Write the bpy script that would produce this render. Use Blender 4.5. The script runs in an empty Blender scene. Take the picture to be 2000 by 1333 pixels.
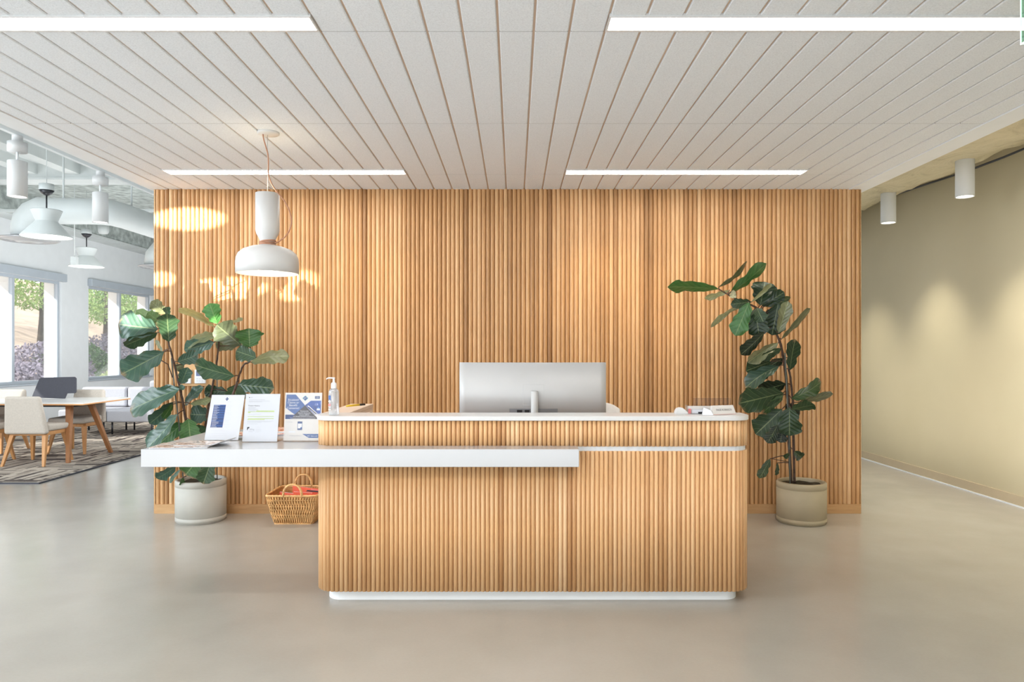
import bpy, math, random
from mathutils import Vector, Matrix, Euler
random.seed(7)
D = bpy.data; SC = bpy.context.scene; COL = SC.collection
PI = math.pi
# ------------------------------------------------------------------ camera
F = 1375.0; VX, VY = 1005.0, 686.0; CH = 1.372          # focal length (px), vanishing point, eye height
cam_d = D.cameras.new('camera'); cam = D.objects.new('camera', cam_d); COL.objects.link(cam)
cam_d.sensor_width = 36.0; cam_d.lens = 36.0*F/2000.0
cam_d.shift_x = (1000.0-VX)/2000.0; cam_d.shift_y = (VY-666.5)/2000.0
cam.location = (0, 0, CH); cam.rotation_euler = (PI/2, 0, 0); cam_d.clip_start = .05
SC.camera = cam
CAM = Vector((0, 0, CH))
def P(px, py, Y):
    """point of the room at depth Y seen along a direction measured on the photo"""
    return Vector(((px-VX)*Y/F, Y, CH-(py-VY)*Y/F))
# ------------------------------------------------------------------ materials
def lin(r, g, b):
    f = lambda c: (c/255/12.92) if c <= 10 else ((c/255+.055)/1.055)**2.4
    return (f(r), f(g), f(b), 1)
class NT:
    def __init__(s, name):
        s.m = D.materials.new(name); s.m.use_nodes = True
        s.t = s.m.node_tree; s.n = s.t.nodes; s.b = s.n['Principled BSDF']; s.out = s.n['Material Output']
    def node(s, typ, **kw):
        n = s.n.new(typ)
        for k, v in kw.items():
            if k.startswith('i_'):
                key = k[2:]; n.inputs[int(key) if key.isdigit() else key.replace('_', ' ')].default_value = v
            else: setattr(n, k, v)
        return n
    def link(s, a, b): s.t.links.new(a, b)
    def math(s, op, a, b=None, c=None):
        n = s.n.new('ShaderNodeMath'); n.operation = op
        for i, v in enumerate((a, b, c)):
            if v is None: continue
            if isinstance(v, (int, float)): n.inputs[i].default_value = v
            else: s.link(v, n.inputs[i])
        return n.outputs[0]
    def mix(s, fac, a, b, mode='MIX'):
        n = s.n.new('ShaderNodeMix'); n.data_type = 'RGBA'; n.blend_type = mode
        for key, v in ((0, fac), (6, a), (7, b)):
            if isinstance(v, (int, float)): n.inputs[key].default_value = v
            elif isinstance(v, tuple): n.inputs[key].default_value = v
            else: s.link(v, n.inputs[key])
        return n.outputs[2]
    def ramp(s, fac, stops):
        n = s.n.new('ShaderNodeValToRGB'); e = n.color_ramp.elements
        while len(e) < len(stops): e.new(.5)
        for el, (p, c) in zip(e, stops): el.position = p; el.color = c
        s.link(fac, n.inputs[0]); return n.outputs[0]
    def coord(s, scale=(1, 1, 1), kind='Object'):
        tc = s.n.new('ShaderNodeTexCoord'); mp = s.n.new('ShaderNodeMapping'); mp.inputs['Scale'].default_value = scale
        s.link(tc.outputs[kind], mp.inputs[0]); return mp.outputs[0]
    def noise(s, vec, scale, detail=3, rough=.5, dist=0):
        n = s.n.new('ShaderNodeTexNoise'); n.inputs['Scale'].default_value = scale; n.inputs['Detail'].default_value = detail
        n.inputs['Roughness'].default_value = rough; n.inputs['Distortion'].default_value = dist
        if vec is not None: s.link(vec, n.inputs[0])
        return n.outputs['Fac']
    def bump(s, h, strength=.2, dist=.01):
        n = s.n.new('ShaderNodeBump'); n.inputs['Strength'].default_value = strength; n.inputs['Distance'].default_value = dist
        s.link(h, n.inputs['Height']); s.link(n.outputs[0], s.b.inputs['Normal'])
def plain(name, col, rough=.5, metal=0, var=.06, scale=6, bump=0, spec=.5, emit=None, es=0, coat=0):
    t = NT(name); c = t.coord(); f = t.noise(c, scale, 4)
    lo = tuple(max(0, x*(1-var)) for x in col[:3])+(1,); hi = tuple(min(1, x*(1+var)) for x in col[:3])+(1,)
    t.link(t.ramp(f, [(.3, lo), (.7, hi)]), t.b.inputs['Base Color'])
    t.b.inputs['Roughness'].default_value = rough; t.b.inputs['Metallic'].default_value = metal
    t.b.inputs['Specular IOR Level'].default_value = spec; t.b.inputs['Coat Weight'].default_value = coat
    if bump: t.bump(t.noise(c, scale*8, 4), bump, .004)
    if emit: t.b.inputs['Emission Color'].default_value = emit; t.b.inputs['Emission Strength'].default_value = es
    return t.m
def wood(name, dark, mid, light, rough=.45, grain=1.0, attr=True, axis='Z', bumps=.15, tw=.62):
    t = NT(name); sc = {'Z': (14, 14, 1.1), 'X': (1.1, 14, 14), 'Y': (14, 1.1, 14)}[axis]
    c = t.coord(sc); g = t.noise(c, 3.2, 6, .62, .6)
    fine = t.noise(t.coord(tuple(x*6 if x > 2 else x*2 for x in sc)), 4, 3, .6)
    if attr:
        a = t.node('ShaderNodeAttribute', attribute_name='tone'); tone = a.outputs['Fac']
    else:
        tone = t.noise(t.coord((1.2, 1.2, 1.2)), 1.5, 1)
    f = t.math('ADD', t.math('MULTIPLY', tone, tw), t.math('MULTIPLY', t.math('SUBTRACT', g, .5), .75*grain))
    f = t.math('ADD', f, t.math('MULTIPLY', t.math('SUBTRACT', fine, .5), .35*grain))
    f = t.math('ADD', f, .5-tw*.5)
    t.link(t.ramp(f, [(.05, dark), (.5, mid), (.95, light)]), t.b.inputs['Base Color'])
    t.b.inputs['Roughness'].default_value = rough; t.b.inputs['Specular IOR Level'].default_value = .35
    t.bump(fine, bumps, .002)
    return t.m
MAT = {}
MAT['wall_wood'] = wood('honey_oak_slats', lin(122, 82, 46), lin(195, 149, 101), lin(228, 192, 148), .42, .5, tw=.55)
MAT['desk_wood'] = wood('pale_maple_dowels', lin(164, 110, 64), lin(220, 174, 124), lin(240, 207, 166), .4, .45, tw=.5)
MAT['plinth_wood'] = wood('oak_plinth', lin(150, 104, 60), lin(190, 148, 102), lin(214, 176, 130), .5, .8, False, 'X')
MAT['leg_wood'] = wood('oiled_beech', lin(160, 104, 58), lin(196, 142, 90), lin(214, 164, 112), .45, .6, False, 'Z')
MAT['table_leg_wood'] = wood('oiled_oak_legs', lin(122, 76, 44), lin(158, 106, 66), lin(182, 132, 90), .45, .6, False, 'Z')
MAT['table_wood'] = wood('table_edge_beech', lin(176, 116, 66), lin(206, 150, 96), lin(222, 172, 118), .4, .6, False, 'X')
MAT['plate_wood'] = wood('maple_plate', lin(196, 146, 96), lin(220, 176, 126), lin(232, 194, 148), .5, .4, False, 'Z')
MAT['white_gloss'] = plain('white_gloss_laminate', (.50, .50, .51, 1), .22, var=.01, coat=.4)
MAT['white_matt'] = plain('white_solid_surface', (.66, .655, .65, 1), .35, var=.02)
MAT['frost'] = plain('frosted_reveal_strip', (.62, .65, .68, 1), .3, var=.08, scale=30, emit=(.8, .9, 1, 1), es=.04)  # faint glow added; the reveal strip is no lamp
MAT['white_paint'] = plain('white_wall_paint', (.77, .79, .80, 1), .6, var=.02)
MAT['lamp_white'] = plain('matt_white_metal', (.60, .595, .585, 1), .45, var=.01)
MAT['duct_white'] = plain('painted_duct', (.62, .65, .64, 1), .5, var=.04, scale=3)
MAT['deck_white'] = plain('painted_deck', (.60, .63, .62, 1), .7, var=.1, scale=2)
MAT['spray'] = plain('sprayed_fireproofing', (.42, .46, .44, 1), .95, var=.35, scale=9, bump=.9)
MAT['track_white'] = plain('track_white', (.78, .80, .80, 1), .4, var=.01)
MAT['dark_metal'] = plain('dark_grey_metal', (.05, .05, .055, 1), .35, .6, var=.05)
MAT['black'] = plain('black_plastic', (.012, .012, .014, 1), .4, var=.05)
MAT['outlet_metal'] = plain('brushed_outlet_metal', (.42, .42, .43, 1), .3, .5, var=.03)
MAT['silver'] = plain('brushed_silver', (.50, .495, .49, 1), .45, .1, var=.02)
MAT['silver_dark'] = plain('silver_recess', (.20, .20, .21, 1), .45, .2, var=.04)
MAT['seam'] = plain('silver_seam', (.48, .48, .48, 1), .5, .2, var=.02)
MAT['pot'] = plain('pale_stoneware', lin(178, 175, 166), .6, var=.05, scale=5, bump=.08)
MAT['pot_warm_light'] = plain('stoneware_in_warm_light', lin(172, 160, 134), .6, var=.06, scale=5, bump=.08)  # same stoneware as the other pot, warm light put into the colour
MAT['soil'] = plain('moss_and_soil', (.035, .028, .014, 1), .95, var=.6, scale=20, bump=1.0)
MAT['bark'] = plain('fig_bark', (.085, .05, .035, 1), .8, var=.4, scale=40, bump=.6)
MAT['stake'] = plain('grey_green_stake', (.10, .12, .11, 1), .6, var=.15)
MAT['wicker'] = plain('willow_wicker', lin(222, 174, 116), .5, var=.25, scale=25)
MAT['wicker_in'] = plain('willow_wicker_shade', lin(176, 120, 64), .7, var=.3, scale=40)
MAT['cord'] = plain('copper_brown_cord', lin(176, 128, 100), .6, var=.1, scale=60)
MAT['paper'] = plain('white_paper', (.72, .735, .78, 1), .5, var=.01)
MAT['paper_cream'] = plain('cream_card', (.70, .67, .64, 1), .5, var=.01)
MAT['ink'] = plain('dark_ink', (.03, .03, .04, 1), .6)
MAT['ink_grey'] = plain('grey_ink', (.42, .43, .46, 1), .6)
MAT['ink_pale'] = plain('pale_grey_ink', (.62, .63, .66, 1), .6)
MAT['navy'] = plain('navy_print', (.022, .06, .20, 1), .5, var=.05)
MAT['royal'] = plain('royal_blue_print', (.03, .10, .32, 1), .5, var=.05)
MAT['midblue'] = plain('mid_blue_print', (.14, .27, .58, 1), .5, var=.05)
MAT['charcoal_print'] = plain('charcoal_print', (.055, .05, .06, 1), .5, var=.1)
MAT['lime'] = plain('lime_highlight', (.62, .74, .30, 1), .5, var=.05)
MAT['teal_print'] = plain('teal_print', (.10, .34, .42, 1), .5, var=.05)
MAT['orange'] = plain('orange_cover', lin(232, 96, 62), .5, var=.06)
MAT['pink'] = plain('pink_print', lin(232, 130, 130), .5, var=.1)
MAT['beige_box'] = plain('beige_laminate', lin(214, 198, 184), .5, var=.03)
MAT['yellow'] = plain('yellow_plastic', lin(228, 196, 50), .4, var=.03)
MAT['fabric_beige'] = plain('greige_fabric', lin(192, 182, 170), .9, var=.06, scale=60, bump=.15)
MAT['fabric_grey'] = plain('light_grey_fabric', lin(184, 184, 190), .9, var=.05, scale=60, bump=.15)
MAT['fabric_white'] = plain('white_mesh_fabric', lin(226, 220, 212), .8, var=.04, scale=60)
MAT['charcoal'] = plain('charcoal_felt', (.055, .055, .068, 1), .85, var=.06, scale=40, bump=.1)
MAT['tabletop'] = plain('white_table_laminate', (.70, .69, .67, 1), .25, var=.02)
MAT['screen_blue'] = plain('blue_grey_display', lin(110, 122, 160), .3, var=.03)
MAT['plastic_white'] = plain('white_plastic', (.82, .83, .85, 1), .35, var=.01)
MAT['alu'] = plain('grey_blue_aluminium', lin(178, 186, 194), .5, .1, var=.03)
MAT['soffit'] = plain('white_soffit_trim', (.80, .83, .86, 1), .55, var=.02)
MAT['groove'] = plain('tan_groove_backing', lin(206, 182, 160), .8, var=.05)  # backing colour seen in the plank grooves
MAT['joint'] = plain('grey_joint_shadow', (.16, .145, .13, 1), .9, var=.05)
MAT['baseboard'] = plain('sand_vinyl_base', lin(196, 180, 150), .5, var=.03)
MAT['exterior_white'] = plain('sunlit_exterior_render', (.85, .85, .83, 1), .7, var=.03)
MAT['bark_out'] = plain('tree_bark', (.10, .075, .055, 1), .9, var=.3)
def emission(name, col, s):
    t = NT(name); t.b.inputs['Base Color'].default_value = (.8, .8, .8, 1)
    t.b.inputs['Emission Color'].default_value = col; t.b.inputs['Emission Strength'].default_value = s; return t.m
MAT['led'] = emission('led_diffuser', (1, .955, .91, 1), 20)
MAT['bulb'] = emission('warm_bulb', (1, .86, .66, 1), 5)
MAT['spot_face'] = emission('downlight_lens', (1, .9, .76, 1), 6)
MAT['lounge_face'] = emission('lounge_lamp_lens', (1, .98, .95, 1), 1.6)
def glassy(name, tint=(1, 1, 1, 1), gloss=.12, rough=.02, ior=1.45):
    t = NT(name); tr = t.node('ShaderNodeBsdfTransparent'); tr.inputs[0].default_value = tint
    gl = t.node('ShaderNodeBsdfGlossy'); gl.inputs['Roughness'].default_value = rough
    lw = t.node('ShaderNodeFresnel'); lw.inputs[0].default_value = ior
    f = t.math('ADD', t.math('MULTIPLY', lw.outputs[0], .5), gloss*.08)
    mx = t.node('ShaderNodeMixShader'); t.link(f, mx.inputs[0]); t.link(tr.outputs[0], mx.inputs[1]); t.link(gl.outputs[0], mx.inputs[2])
    t.link(mx.outputs[0], t.out.inputs[0]); return t.m
MAT['glass'] = glassy('window_glass', (.96, .98, .99, 1), .05)
MAT['acrylic'] = glassy('clear_acrylic', (.985, .985, .985, 1), .1)
MAT['gel'] = glassy('clear_gel_bottle', (.86, .89, .92, 1), .4, .05)
def mk_gel():
    t = NT('clear_gel'); tr = t.node('ShaderNodeBsdfTransparent'); tr.inputs[0].default_value = (.90, .93, .96, 1)
    gl = t.node('ShaderNodeBsdfGlossy'); gl.inputs['Roughness'].default_value = .06; lw = t.node('ShaderNodeLayerWeight'); lw.inputs[0].default_value = .45
    df = t.node('ShaderNodeBsdfDiffuse'); df.inputs[0].default_value = (.74, .80, .86, 1)
    m1 = t.node('ShaderNodeMixShader'); m1.inputs[0].default_value = .30; t.link(tr.outputs[0], m1.inputs[1]); t.link(df.outputs[0], m1.inputs[2])
    m2 = t.node('ShaderNodeMixShader'); t.link(t.math('ADD', t.math('MULTIPLY', lw.outputs[1], .5), .06), m2.inputs[0]); t.link(m1.outputs[0], m2.inputs[1]); t.link(gl.outputs[0], m2.inputs[2])
    t.link(m2.outputs[0], t.out.inputs[0]); return t.m
MAT['gel'] = mk_gel()
MAT['frost_acrylic'] = glassy('hazy_acrylic', (.86, .82, .78, 1), .4, .3)
def mk_exit():
    t = NT('green_edge_lit_acrylic'); tr = t.node('ShaderNodeBsdfTransparent'); tr.inputs[0].default_value = (.78, .90, .82, 1)
    em = t.node('ShaderNodeEmission'); em.inputs[0].default_value = (.05, .55, .28, 1); em.inputs[1].default_value = .8
    mx = t.node('ShaderNodeMixShader'); mx.inputs[0].default_value = .12
    t.link(tr.outputs[0], mx.inputs[1]); t.link(em.outputs[0], mx.inputs[2]); t.link(mx.outputs[0], t.out.inputs[0]); return t.m
MAT['exit_panel'] = mk_exit()
MAT['exit_edge'] = emission('bright_green_edge', (.62, .95, .76, 1), 1.0)
def mk_floor():
    t = NT('polished_concrete'); c = t.coord()
    a = t.noise(c, .5, 3, .5, .2); b = t.noise(c, 2.6, 4, .55); d = t.noise(c, 70, 3, .6)
    f = t.math('ADD', t.math('MULTIPLY', a, .6), t.math('ADD', t.math('MULTIPLY', b, .28), t.math('MULTIPLY', d, .12)))
    t.link(t.ramp(f, [(.25, lin(154, 148, 140)), (.5, lin(167, 162, 153)), (.75, lin(179, 174, 166))]), t.b.inputs['Base Color'])
    r = t.math('ADD', t.math('MULTIPLY', b, .10), .15); t.link(r, t.b.inputs['Roughness'])
    t.b.inputs['Specular IOR Level'].default_value = .5
    t.bump(t.math('ADD', t.math('MULTIPLY', a, 1.0), t.math('MULTIPLY', b, .1)), .015, .02); return t.m
MAT['concrete'] = mk_floor()
def mk_ceiling():
    t = NT('mineral_fibre_plank'); c = t.coord(); a = t.noise(c, 130, 3, .7); b = t.noise(c, 320, 2, .6)
    f = t.math('ADD', t.math('MULTIPLY', a, .6), t.math('MULTIPLY', b, .4))
    t.link(t.ramp(f, [(.34, (.64, .665, .70, 1)), (.5, (.75, .785, .825, 1)), (.66, (.81, .845, .885, 1))]), t.b.inputs['Base Color'])
    t.b.inputs['Roughness'].default_value = .95; t.bump(f, .35, .003); return t.m
MAT['plank'] = mk_ceiling()
def mk_carpet():
    t = NT('woven_stripe_carpet'); c = t.coord()
    sx = t.node('ShaderNodeSeparateXYZ'); t.link(c, sx.inputs[0])
    x, y = sx.outputs[0], sx.outputs[1]
    S = 1/.62
    cx = t.math('FLOOR', t.math('MULTIPLY', x, S)); cy = t.math('FLOOR', t.math('MULTIPLY', y, S))
    par = t.math('MODULO', t.math('ABSOLUTE', t.math('ADD', cx, cy)), 2)
    def stripe(p, q, seed):
        row = t.math('FLOOR', t.math('MULTIPLY', p, 30))
        seg = t.math('FLOOR', t.math('ADD', t.math('MULTIPLY', q, 2.2), t.math('MULTIPLY', row, .37)))
        cb = t.node('ShaderNodeCombineXYZ'); t.link(row, cb.inputs[0]); t.link(seg, cb.inputs[1]); cb.inputs[2].default_value = seed
        wn = t.node('ShaderNodeTexWhiteNoise'); wn.noise_dimensions = '3D'; t.link(cb.outputs[0], wn.inputs[0]); return wn.outputs[0]
    s1 = stripe(y, x, 1.0); s2 = stripe(x, y, 5.0)
    f = t.math('ADD', t.math('MULTIPLY', s1, t.math('SUBTRACT', 1, par)), t.math('MULTIPLY', s2, par))
    f = t.math('ADD', f, t.math('MULTIPLY', t.math('SUBTRACT', t.noise(c, 90, 3, .7), .5), .5))
    t.link(t.ramp(f, [(.12, lin(74, 66, 64)), (.30, lin(104, 95, 90)), (.42, lin(158, 146, 134)), (.85, lin(190, 178, 164))]), t.b.inputs['Base Color'])
    t.b.inputs['Roughness'].default_value = 1; t.b.inputs['Specular IOR Level'].default_value = .1
    t.bump(t.noise(c, 220, 2), .5, .004); return t.m
MAT['carpet'] = mk_carpet()
def mk_rwall():
    t = NT('olive_cream_wall'); c = t.coord(); a = t.noise(c, .8, 3)
    t.link(t.ramp(a, [(.3, lin(198, 187, 154)), (.7, lin(208, 197, 165))]), t.b.inputs['Base Color']); t.b.inputs['Roughness'].default_value = .55
    t.bump(t.noise(c, 200, 2), .05, .002); return t.m
MAT['olive'] = mk_rwall()
def mk_wrap():
    t = NT('wrinkled_wrap'); c = t.coord((1, .7, 1)); a = t.noise(c, 3.5, 6, .6, 1.6)
    t.link(t.ramp(a, [(.25, lin(176, 166, 134)), (.45, lin(212, 202, 172)), (.8, lin(222, 212, 184))]), t.b.inputs['Base Color'])
    t.b.inputs['Roughness'].default_value = .8; t.bump(a, .9, .06); return t.m
MAT['wrap'] = mk_wrap()
def mk_leaf():
    t = NT('fig_leaf'); a = t.node('ShaderNodeAttribute', attribute_name='lc'); uv = t.node('ShaderNodeUVMap')
    sx = t.node('ShaderNodeSeparateXYZ'); t.link(uv.outputs[0], sx.inputs[0])
    u = t.math('ABSOLUTE', t.math('SUBTRACT', t.math('MULTIPLY', sx.outputs[0], 2), 1)); v = sx.outputs[1]
    mid = t.math('LESS_THAN', u, .045)
    ph = t.math('FRACT', t.math('SUBTRACT', t.math('MULTIPLY', v, 7), t.math('MULTIPLY', u, 1.7)))
    side = t.math('LESS_THAN', t.math('ABSOLUTE', t.math('SUBTRACT', ph, .5)), .045)
    vein = t.math('MAXIMUM', mid, t.math('MULTIPLY', side, .42))
    geo = t.node('ShaderNodeNewGeometry')
    base = t.mix(t.math('MULTIPLY', t.noise(t.coord(), 14, 4), .5), a.outputs['Color'], (.02, .045, .02, 1))
    veined = t.mix(t.math('MULTIPLY', vein, .26), base, (.42, .50, .24, 1))
    t.link(veined, t.b.inputs['Base Color']); t.b.inputs['Roughness'].default_value = .32; t.b.inputs['Specular IOR Level'].default_value = .38
    h = t.math('ABSOLUTE', t.math('SUBTRACT', ph, .5)); t.bump(h, .35, .006)
    tl = t.node('ShaderNodeBsdfTranslucent'); t.link(veined, tl.inputs[0])
    mx = t.node('ShaderNodeMixShader'); mx.inputs[0].default_value = .10
    t.link(t.b.outputs[0], mx.inputs[1]); t.link(tl.outputs[0], mx.inputs[2]); t.link(mx.outputs[0], t.out.inputs[0]); return t.m
MAT['leaf'] = mk_leaf()
def mk_outleaf(name, a, b):
    t = NT(name); c = t.coord(); f = t.noise(c, 1.6, 5)
    t.link(t.ramp(f, [(.3, a), (.7, b)]), t.b.inputs['Base Color']); t.b.inputs['Roughness'].default_value = .8; return t.m
MAT['out_green'] = mk_outleaf('pale_tree_leaves', lin(120, 150, 80), lin(184, 205, 130))
MAT['out_dark'] = mk_outleaf('deep_tree_leaves', lin(60, 88, 44), lin(120, 150, 84))
MAT['out_purple'] = mk_outleaf('mauve_shrub_leaves', lin(112, 104, 120), lin(160, 150, 160))
MAT['out_lime'] = mk_outleaf('lime_shrub_leaves', lin(170, 186, 110), lin(214, 220, 150))
MAT['out_ground'] = plain('dry_bank_soil', lin(196, 170, 150), .95, var=.25, scale=1.2, bump=.4)
def mk_cover():
    t = NT('magazine_cover'); c = t.coord(); f = t.noise(c, 16, 3, .6, 1.0)
    t.link(t.ramp(f, [(.30, lin(90, 76, 74)), (.42, lin(168, 136, 122)), (.5, lin(222, 212, 204)), (.62, lin(130, 128, 132)), (.72, lin(240, 236, 230))]), t.b.inputs['Base Color'])
    t.b.inputs['Roughness'].default_value = .25; return t.m
MAT['cover'] = mk_cover()
def mk_cover2():
    t = NT('floral_cover'); c = t.coord(); f = t.noise(c, 30, 3, .6, .5)
    t.link(t.ramp(f, [(.3, lin(90, 120, 80)), (.45, lin(214, 110, 100)), (.55, lin(236, 210, 190)), (.7, lin(244, 232, 214))]), t.b.inputs['Base Color'])
    t.b.inputs['Roughness'].default_value = .25; return t.m
MAT['cover_floral'] = mk_cover2()
def mk_photo():
    t = NT('blue_photo_print'); c = t.coord(); f = t.noise(c, 24, 3)
    t.link(t.ramp(f, [(.3, lin(26, 44, 100)), (.6, lin(40, 84, 170)), (.75, lin(120, 160, 220))]), t.b.inputs['Base Color']); return t.m
MAT['photo'] = mk_photo()
# ------------------------------------------------------------------ mesh builder
class MB:
    def __init__(s): s.v = []; s.f = []; s.mi = []; s.sm = []; s.tone = []; s.lc = []; s.uv = []
    def add(s, vs, fs, mi=0, smooth=False, tone=.5, lc=None, uv=None):
        o = len(s.v)
        for i, p in enumerate(vs):
            s.v.append(Vector(p)); s.tone.append(tone); s.lc.append(lc[i] if isinstance(lc, list) else (lc or (1, 1, 1, 1))); s.uv.append(uv[i] if uv else (0, 0))
        for f in fs: s.f.append(tuple(i+o for i in f)); s.mi.append(mi); s.sm.append(smooth)
    def hexa(s, p, mi=0, tone=.5):      # 8 corners: bottom 0-3 counter-clockwise, top 4-7
        s.add(p, [(3, 2, 1, 0), (4, 5, 6, 7), (0, 1, 5, 4), (1, 2, 6, 5), (2, 3, 7, 6), (3, 0, 4, 7)], mi, False, tone)
    def box(s, x0, x1, y0, y1, z0, z1, mi=0, tone=.5):
        s.hexa([(x0, y0, z0), (x1, y0, z0), (x1, y1, z0), (x0, y1, z0), (x0, y0, z1), (x1, y0, z1), (x1, y1, z1), (x0, y1, z1)], mi, tone)
    def prism(s, pts, z0, z1, mi=0):    # pts: ccw xy outline
        n = len(pts); s.add([(x, y, z0) for x, y in pts]+[(x, y, z1) for x, y in pts],
            [tuple(range(n-1, -1, -1)), tuple(range(n, 2*n))]+[(i, (i+1) % n, n+(i+1) % n, n+i) for i in range(n)], mi)
    def slab(s, pts3, off, mi=0):       # planar 3-D outline extruded by off
        n = len(pts3); off = Vector(off); a = [Vector(p) for p in pts3]
        s.add(a+[p+off for p in a], [tuple(range(n-1, -1, -1)), tuple(range(n, 2*n))]+[(i, (i+1) % n, n+(i+1) % n, n+i) for i in range(n)], mi)
    def poly(s, pts3, mi=0): s.add(pts3, [tuple(range(len(pts3)))], mi)
    def lathe(s, prof, c=(0, 0, 0), seg=40, mi=0, smooth=True, cap=False):
        n = len(prof); vs = []; fs = []
        for k in range(seg):
            a = 2*PI*k/seg
            for r, z in prof: vs.append((c[0]+r*math.cos(a), c[1]+r*math.sin(a), c[2]+z))
        for k in range(seg):
            k2 = (k+1) % seg
            for i in range(n-1): fs.append((k*n+i, k2*n+i, k2*n+i+1, k*n+i+1))
        if cap: fs += [tuple(k*n for k in range(seg-1, -1, -1)), tuple(k*n+n-1 for k in range(seg))]
        s.add(vs, fs, mi, smooth)
    def tube(s, pts, r, seg=8, mi=0, caps=True, close=False):
        pts = [Vector(p) for p in pts]; n = len(pts); rr = r if isinstance(r, (list, tuple)) else [r]*n
        vs = []; prev = None
        for i, p in enumerate(pts):
            if close: d = pts[(i+1) % n]-pts[i-1]
            else: d = pts[min(i+1, n-1)]-pts[max(i-1, 0)]
            d.normalize()
            if prev is None:
                up = Vector((0, 0, 1)) if abs(d.z) < .9 else Vector((1, 0, 0)); u = d.cross(up).normalized()
            else: u = (prev-d*prev.dot(d)).normalized()
            prev = u; w = d.cross(u)
            for k in range(seg): a = 2*PI*k/seg; vs.append(p+(u*math.cos(a)+w*math.sin(a))*rr[i])
        fs = []
        for i in range(n if close else n-1):
            j = (i+1) % n
            for k in range(seg): k2 = (k+1) % seg; fs.append((i*seg+k, i*seg+k2, j*seg+k2, j*seg+k))
        if caps and not close: fs += [tuple(range(seg-1, -1, -1)), tuple((n-1)*seg+k for k in range(seg))]
        s.add(vs, fs, mi, True)
    def sphere(s, c, r, seg=20, rings=12, mi=0, sc=(1, 1, 1)):
        prof = [(r*math.sin(PI*i/rings), -r*math.cos(PI*i/rings)) for i in range(rings+1)]; vs = []; o = MB(); o.lathe(prof, (0, 0, 0), seg)
        s.add([(c[0]+p.x*sc[0], c[1]+p.y*sc[1], c[2]+p.z*sc[2]) for p in o.v], o.f, mi, True)
    def text(s, body, size, org, ux, uz, mi=0, align='LEFT', lift=.0006, sx=1.0, spacing=1.0):
        cu = D.curves.new('lettering', 'FONT'); cu.body = body; cu.size = size; cu.align_x = align; cu.resolution_u = 3; cu.space_line = spacing
        ob = D.objects.new('lettering', cu); COL.objects.link(ob)
        dg = bpy.context.evaluated_depsgraph_get(); me = D.meshes.new_from_object(ob.evaluated_get(dg))
        org = Vector(org); ux = Vector(ux).normalized(); uz = Vector(uz).normalized(); nn = ux.cross(uz)
        s.add([org+ux*v.co.x*sx+uz*v.co.y+nn*lift for v in me.vertices], [tuple(p.vertices) for p in me.polygons], mi)
        D.objects.remove(ob); D.curves.remove(cu); D.meshes.remove(me)
    def build(s, name, mats, parent=None, bevel=0, seg=2, subs=0, local=False, attrs=False):
        me = D.meshes.new(name); inv = None
        vs = s.v
        if parent is not None and not local:
            o = world_loc(parent); vs = [p-o for p in vs]
        me.from_pydata([tuple(p) for p in vs], [], s.f)
        if not isinstance(mats, (list, tuple)): mats = [mats]
        for m in mats: me.materials.append(MAT[m] if isinstance(m, str) else m)
        me.polygons.foreach_set('material_index', s.mi); me.polygons.foreach_set('use_smooth', s.sm)
        if attrs:
            a = me.attributes.new('tone', 'FLOAT', 'POINT'); a.data.foreach_set('value', s.tone)
            a = me.attributes.new('lc', 'FLOAT_COLOR', 'POINT'); a.data.foreach_set('color', [c for q in s.lc for c in q])
            ul = me.uv_layers.new(name='UVMap')
            for l in me.loops: ul.data[l.index].uv = s.uv[l.vertex_index]
        me.update()
        ob = D.objects.new(name, me); COL.objects.link(ob)
        if parent is not None: ob.parent = parent
        if bevel:
            b = ob.modifiers.new('edge', 'BEVEL'); b.width = bevel; b.segments = seg; b.limit_method = 'ANGLE'; b.angle_limit = .6
        if subs:
            b = ob.modifiers.new('soft', 'SUBSURF'); b.levels = subs; b.render_levels = subs
        return ob
def world_loc(o):
    v = Vector(o.location)
    while o.parent: o = o.parent; v += Vector(o.location)
    return v
def tag(o, label, cat, group=None):
    o['label'] = label; o['category'] = cat
    if group: o['group'] = group
    return o
def thing(name, label, cat, loc, group=None, rz=0):
    o = D.objects.new(name, None); COL.objects.link(o); o.location = loc; o.rotation_euler = (0, 0, rz); o.empty_display_size = .1
    return tag(o, label, cat, group)
def struct(o, label=None):
    o['kind'] = 'structure'
    if label: o['label'] = label
    return o
def dup(root, loc, label, rz=None):
    r = root.copy(); COL.objects.link(r); r.location = loc; r['label'] = label
    if rz is not None: r.rotation_euler = (0, 0, rz)
    for ch in list(root.children):
        c = ch.copy(); COL.objects.link(c); c.parent = r
        for g in list(ch.children):
            d = g.copy(); COL.objects.link(d); d.parent = c
    return r
def rrect(x0, x1, y0, y1, r, corners=(1, 1, 1, 1), n=8):   # ccw from front-left; corners FL FR BR BL
    pts = []
    for (cx, cy, a0, on, sx, sy) in ((x0, y0, PI, corners[0], 1, 1), (x1, y0, 1.5*PI, corners[1], -1, 1), (x1, y1, 0, corners[2], -1, -1), (x0, y1, .5*PI, corners[3], 1, -1)):
        if not on: pts.append((cx, cy)); continue
        for k in range(n+1):
            a = a0+.5*PI*k/n; pts.append((cx+sx*r+r*math.cos(a), cy+sy*r+r*math.sin(a)))
    return pts
# ------------------------------------------------------------------ ROOM
WZ = 5.943                    # depth of the slatted wall's face
CZ = 2.74                     # plank ceiling height
WX0, WX1 = -3.035, 2.922
LX, RX = -8.2, 4.44           # lounge window wall, corridor wall
m = MB(); m.box(LX-.2, RX+.2, -4.5, 17.2, -.2, 0); struct(m.build('floor', 'concrete'), 'polished grey concrete floor')
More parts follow.
